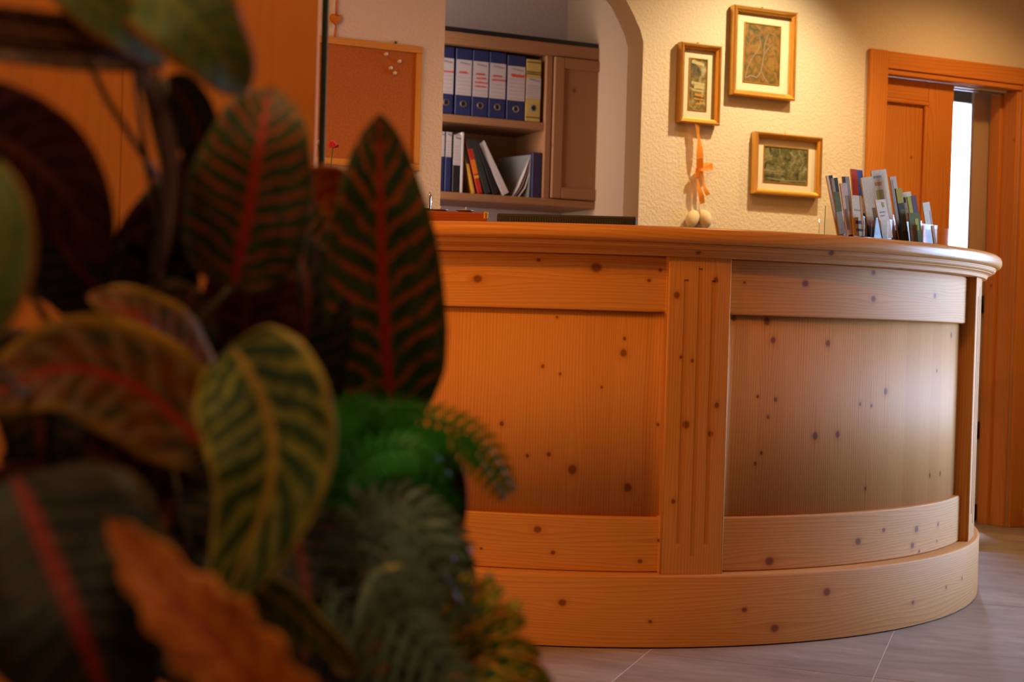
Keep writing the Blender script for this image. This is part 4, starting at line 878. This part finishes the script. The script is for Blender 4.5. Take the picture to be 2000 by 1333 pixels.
leaf(cr1, 'tan', [(-80, 40, 0.92), (60, 60, 0.93), (190, 80, 0.96), (290, 130, 1.0)], 42, tilt=8, fold=0.2, petiole=None)
leaf(cr1, 'tan', [(310, 120, 1.06), (180, 110, 1.03), (60, 105, 1.0), (-70, 100, 0.98)], 34, tilt=25, fold=0.2, petiole=on(S1, 0.95))
leaf(cr1, 'tan', [(255, 95, 1.08), (318, 220, 1.08), (338, 360, 1.09), (318, 530, 1.12)], 30, tilt=52, fold=0.25, petiole=on(S1, 0.9))
leaf(cr1, 'maroon', [(-110, 230, 0.95), (20, 285, 0.96), (120, 370, 0.98), (205, 520, 1.03)], 118, tilt=14, fold=0.2, petiole=on(S3, 0.98))
leaf(cr1, 'pale', [(-60, 660, 0.80), (-15, 560, 0.79), (12, 440, 0.79), (-5, 310, 0.80)], 66, tilt=0, fold=0.12, petiole=on(S3, 0.9))
leaf(cr1, 'multi', [(410, 880, 1.06), (270, 760, 1.02), (120, 720, 0.98), (-50, 790, 0.95)], 118, tilt=10, fold=0.16, petiole=on(S3, 0.9), peak=0.8)
leaf(cr1, 'multi', [(400, 800, 1.12), (340, 690, 1.08), (270, 620, 1.05), (170, 575, 1.04)], 75, tilt=32, fold=0.2, petiole=on(S3, 0.95))
leaf(cr1, 'green', [(455, 675, 1.01), (520, 800, 0.985), (525, 960, 0.97), (425, 1205, 0.965)], 134, tilt=10, fold=0.26, petiole=on(S1, 0.7), peak=0.82)
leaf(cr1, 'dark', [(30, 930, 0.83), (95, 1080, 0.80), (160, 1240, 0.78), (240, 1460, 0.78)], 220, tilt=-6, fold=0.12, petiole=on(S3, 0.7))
leaf(cr1, 'orange', [(610, 1480, 0.75), (470, 1310, 0.75), (340, 1170, 0.76), (215, 1020, 0.78)], 92, tilt=14, fold=0.2, wave=0.12, serr=0.09, petiole=on(S3, 0.55))
leaf(cr1, 'green', [(440, 1110, 1.06), (540, 1170, 1.06), (620, 1240, 1.07), (705, 1320, 1.10)], 46, tilt=30, fold=0.25, petiole=on(S1, 0.4))
leaf(cr1, 'orange', [(560, 500, 1.36), (600, 410, 1.37), (655, 375, 1.38), (745, 480, 1.42)], 68, tilt=24, fold=0.2, petiole=on(S2, 0.98))
leaf(cr1, 'red', [(640, 690, 1.36), (610, 590, 1.34), (600, 490, 1.33), (600, 380, 1.33)], 70, tilt=30, fold=0.3, petiole=on(S2, 0.95))
leaf(cr1, 'maroon', [(690, 960, 1.33), (790, 890, 1.33), (870, 920, 1.33), (905, 1030, 1.33)], 46, tilt=18, fold=0.2, petiole=on(S2, 0.75))
leaf(cr1, 'shade', [(325, 150, 1.10), (370, 215, 1.11), (395, 300, 1.12), (400, 420, 1.14)], 48, tilt=10, petiole=on(S1, 0.9))
# inner, shaded foliage
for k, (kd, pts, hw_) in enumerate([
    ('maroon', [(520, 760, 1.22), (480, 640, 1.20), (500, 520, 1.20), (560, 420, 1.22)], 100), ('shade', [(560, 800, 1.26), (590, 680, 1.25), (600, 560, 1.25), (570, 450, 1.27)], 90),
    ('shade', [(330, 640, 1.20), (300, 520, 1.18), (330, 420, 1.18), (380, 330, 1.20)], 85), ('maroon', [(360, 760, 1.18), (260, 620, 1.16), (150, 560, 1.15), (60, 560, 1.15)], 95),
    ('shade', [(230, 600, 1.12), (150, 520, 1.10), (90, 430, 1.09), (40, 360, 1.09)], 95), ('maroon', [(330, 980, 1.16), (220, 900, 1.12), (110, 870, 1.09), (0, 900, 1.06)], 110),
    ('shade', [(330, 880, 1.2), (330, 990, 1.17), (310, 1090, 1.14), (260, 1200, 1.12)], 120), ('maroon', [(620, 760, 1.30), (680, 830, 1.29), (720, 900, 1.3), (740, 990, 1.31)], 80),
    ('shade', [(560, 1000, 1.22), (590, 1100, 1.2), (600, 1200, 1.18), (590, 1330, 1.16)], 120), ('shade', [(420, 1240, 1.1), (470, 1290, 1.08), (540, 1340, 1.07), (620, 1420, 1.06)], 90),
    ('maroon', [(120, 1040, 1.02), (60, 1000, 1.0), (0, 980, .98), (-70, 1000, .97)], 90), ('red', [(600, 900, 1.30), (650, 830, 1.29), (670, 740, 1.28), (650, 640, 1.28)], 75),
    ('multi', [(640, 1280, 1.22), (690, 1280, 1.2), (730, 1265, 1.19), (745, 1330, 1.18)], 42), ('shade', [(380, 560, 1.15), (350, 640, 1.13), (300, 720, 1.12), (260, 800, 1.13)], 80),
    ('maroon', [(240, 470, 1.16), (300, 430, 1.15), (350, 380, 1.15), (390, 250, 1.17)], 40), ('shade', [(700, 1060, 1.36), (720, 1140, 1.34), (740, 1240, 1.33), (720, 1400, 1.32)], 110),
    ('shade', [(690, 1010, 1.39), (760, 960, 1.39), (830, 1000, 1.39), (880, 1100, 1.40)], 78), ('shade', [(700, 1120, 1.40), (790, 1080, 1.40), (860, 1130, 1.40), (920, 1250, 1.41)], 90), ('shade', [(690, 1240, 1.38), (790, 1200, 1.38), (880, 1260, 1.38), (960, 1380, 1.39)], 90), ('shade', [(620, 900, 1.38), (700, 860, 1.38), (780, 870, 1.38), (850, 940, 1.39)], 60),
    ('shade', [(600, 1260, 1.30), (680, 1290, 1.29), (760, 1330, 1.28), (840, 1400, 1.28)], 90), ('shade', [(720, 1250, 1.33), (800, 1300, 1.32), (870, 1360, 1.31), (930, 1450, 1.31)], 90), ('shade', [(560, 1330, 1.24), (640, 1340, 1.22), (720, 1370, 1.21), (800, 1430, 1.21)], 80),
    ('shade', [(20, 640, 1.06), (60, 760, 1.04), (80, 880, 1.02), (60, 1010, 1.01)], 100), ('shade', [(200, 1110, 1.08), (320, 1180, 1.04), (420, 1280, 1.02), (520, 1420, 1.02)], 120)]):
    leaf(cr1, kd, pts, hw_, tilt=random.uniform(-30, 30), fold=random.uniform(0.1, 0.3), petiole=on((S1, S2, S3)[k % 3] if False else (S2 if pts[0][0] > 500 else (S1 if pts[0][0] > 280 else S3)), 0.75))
# --- fern
fe = empty('fern_plant', (PC.x + 0.13, PC.y + 0.08, SOIL), 0, 'green fern with feathery fronds arching right in front of the counter', 'fern')
def frond(root, pts, hw_px, mat, n0=26, tilt=0.0, droop=0.35):
    n = max(11, int(sum(math.hypot(a[0]-b[0], a[1]-b[1]) for a, b in zip(pts, pts[1:]))/(23 if mat is FERN else 31))); P = [at(*p) for p in pts]; dm = sum(p[2] for p in pts)/len(pts); hw = hw_px/F*dm; rl = root.location; m = MB(); rnd = random.Random(int(pts[1][0]))
    for i in range(2, n + 1):
        t_ = i/n; c = bez(P, t_); tg = (bez(P, min(t_+.02, 1)) - bez(P, max(t_-.02, 0))).normalized(); vw = (CO - c).normalized(); nr = (vw - tg*vw.dot(tg)).normalized()
        nr = Matrix.Rotation(math.radians(tilt), 3, tg) @ nr; sd = tg.cross(nr).normalized(); L = hw*(math.sin(math.pi*(0.12 + 0.86*t_))**0.7); sp_ = (bez(P, min(t_ + 1/n, 1)) - bez(P, max(t_ - 1/n, 0))).length/2
        for s in (-1, 1):
            d = (sd*s + tg*0.45).normalized(); wv_ = sp_*0.44*rnd.uniform(.8, 1.15); prev = None
            for k in range(6):
                f = k/5; p = c + d*(L*f) + nr*(rnd.uniform(-.02, .02)*L) - Vector((0, 0, droop*L*f*f)); ww = tg*(wv_*(math.sin(math.pi*(0.15+0.8*f)))*(1.0 if k % 2 == 0 else 0.7)); cur_ = (p - ww - rl, p + ww - rl)
                if prev: m.quad([prev[0], prev[1], cur_[1], cur_[0]], None, True)
                prev = cur_
    tube(None, None, None, [bez(P, k/12) - rl for k in range(13)], 0.0014, 5, m=m)
    return m.build('frond', mat, root, smooth=True)
fb_ = (640, 1080, 1.29)
frond(fe, [fb_, (690, 880, 1.27), (800, 815, 1.26), (930, 850, 1.27), (1003, 960, 1.30)], 58, FERN, 30)
frond(fe, [fb_, (650, 920, 1.25), (690, 820, 1.23), (760, 790, 1.22), (840, 800, 1.23)], 62, FERN, 26, tilt=20)
frond(fe, [fb_, (660, 950, 1.24), (720, 880, 1.22), (800, 870, 1.21), (860, 900, 1.22)], 55, FERN, 26, tilt=-20)
frond(fe, [fb_, (640, 950, 1.22), (640, 860, 1.2), (670, 800, 1.2), (720, 775, 1.2)], 55, FERN, 24, tilt=10)
frond(fe, [fb_, (690, 930, 1.30), (770, 900, 1.31), (850, 935, 1.32), (905, 1000, 1.33)], 48, FERN, 24, tilt=15)
for pts, hw_, tl in (([fb_, (660, 980, 1.27), (720, 910, 1.26), (800, 890, 1.25), (880, 930, 1.26)], 60, 10), ([fb_, (700, 1000, 1.30), (780, 960, 1.31), (850, 990, 1.32), (890, 1080, 1.33)], 62, -12),
                     ([fb_, (700, 860, 1.29), (810, 830, 1.29), (920, 880, 1.30), (985, 975, 1.33)], 56, 18), ([fb_, (640, 900, 1.27), (650, 820, 1.26), (700, 790, 1.26), (770, 815, 1.26)], 58, -15),
                     ([fb_, (720, 1060, 1.31), (800, 1030, 1.32), (870, 1070, 1.33), (910, 1160, 1.34)], 66, 8)):
    frond(fe, pts, hw_, FERN, 26, tilt=tl)
fg = empty('fern_plant', (PC.x + 0.20, PC.y + 0.02, SOIL), 0, 'grey green fern hanging low below the bright green fern', 'fern')
gb = (660, 1190, 1.22)
frond(fg, [gb, (700, 1040, 1.18), (780, 1020, 1.16), (860, 1110, 1.15), (930, 1250, 1.16)], 92, FERNG, 30)
frond(fg, [gb, (690, 1080, 1.14), (740, 1080, 1.12), (800, 1170, 1.11), (850, 1300, 1.12)], 92, FERNG, 30, tilt=15)
frond(fg, [gb, (700, 1000, 1.22), (770, 970, 1.21), (850, 1010, 1.21), (920, 1080, 1.22)], 70, FERNG, 26, tilt=-15)
frond(fg, [gb, (720, 1120, 1.1), (780, 1200, 1.09), (860, 1290, 1.09), (960, 1400, 1.1)], 85, FERNG, 28, tilt=-10)
frond(fg, [gb, (730, 1090, 1.24), (830, 1100, 1.25), (920, 1180, 1.26), (990, 1300, 1.27)], 70, FERNG, 26, tilt=25)
for pts, hw_, tl in (([gb, (720, 1000, 1.26), (800, 990, 1.27), (870, 1060, 1.28), (910, 1170, 1.29)], 84, 8), ([gb, (740, 1130, 1.20), (830, 1150, 1.20), (900, 1230, 1.2), (950, 1330, 1.21)], 84, -18),
                     ([gb, (640, 1150, 1.16), (690, 1200, 1.14), (740, 1290, 1.13), (780, 1420, 1.13)], 84, 10)):
    frond(fg, pts, hw_, FERNG, 26, tilt=tl)
# --- spotted croton at the lower right
cs_ = empty('croton_plant', (PC.x + 0.235, PC.y - 0.02, SOIL), 0, 'small yellow spotted croton at the lower right of the plants', 'plant')
SS = [tuple(cs_.location), at(880, 1290, 1.19)]
tube('stem', BARK, cs_, [p - cs_.location for p in stem_pts(*SS)], [0.006, 0.005, 0.004, 0.003], 8)
for pts, hw_ in (([(880, 1290, 1.19), (890, 1220, 1.18), (905, 1160, 1.18), (925, 1110, 1.19)], 30), ([(890, 1290, 1.19), (920, 1230, 1.18), (950, 1180, 1.18), (985, 1145, 1.19)], 30), ([(900, 1300, 1.18), (950, 1250, 1.17), (990, 1220, 1.17), (1030, 1215, 1.18)], 32),
                 ([(900, 1310, 1.17), (960, 1280, 1.16), (1010, 1265, 1.16), (1060, 1285, 1.17)], 32), ([(900, 1330, 1.16), (970, 1310, 1.15), (1030, 1310, 1.15), (1085, 1345, 1.16)], 34), ([(880, 1330, 1.15), (940, 1330, 1.14), (1000, 1350, 1.14), (1060, 1400, 1.15)], 36),
                 ([(870, 1300, 1.2), (930, 1200, 1.2), (950, 1150, 1.2), (960, 1120, 1.21)], 28), ([(890, 1300, 1.21), (970, 1230, 1.21), (1000, 1190, 1.21), (1010, 1170, 1.22)], 28), ([(870, 1340, 1.13), (910, 1360, 1.12), (950, 1390, 1.12), (1000, 1450, 1.13)], 36), ([(870, 1310, 1.16), (900, 1270, 1.15), (930, 1240, 1.14), (950, 1230, 1.14)], 28)):
    leaf(cs_, 'spot', pts, hw_, tilt=random.uniform(-25, 25), fold=0.2, n=14, m_=3, petiole=on(SS, 0.85))
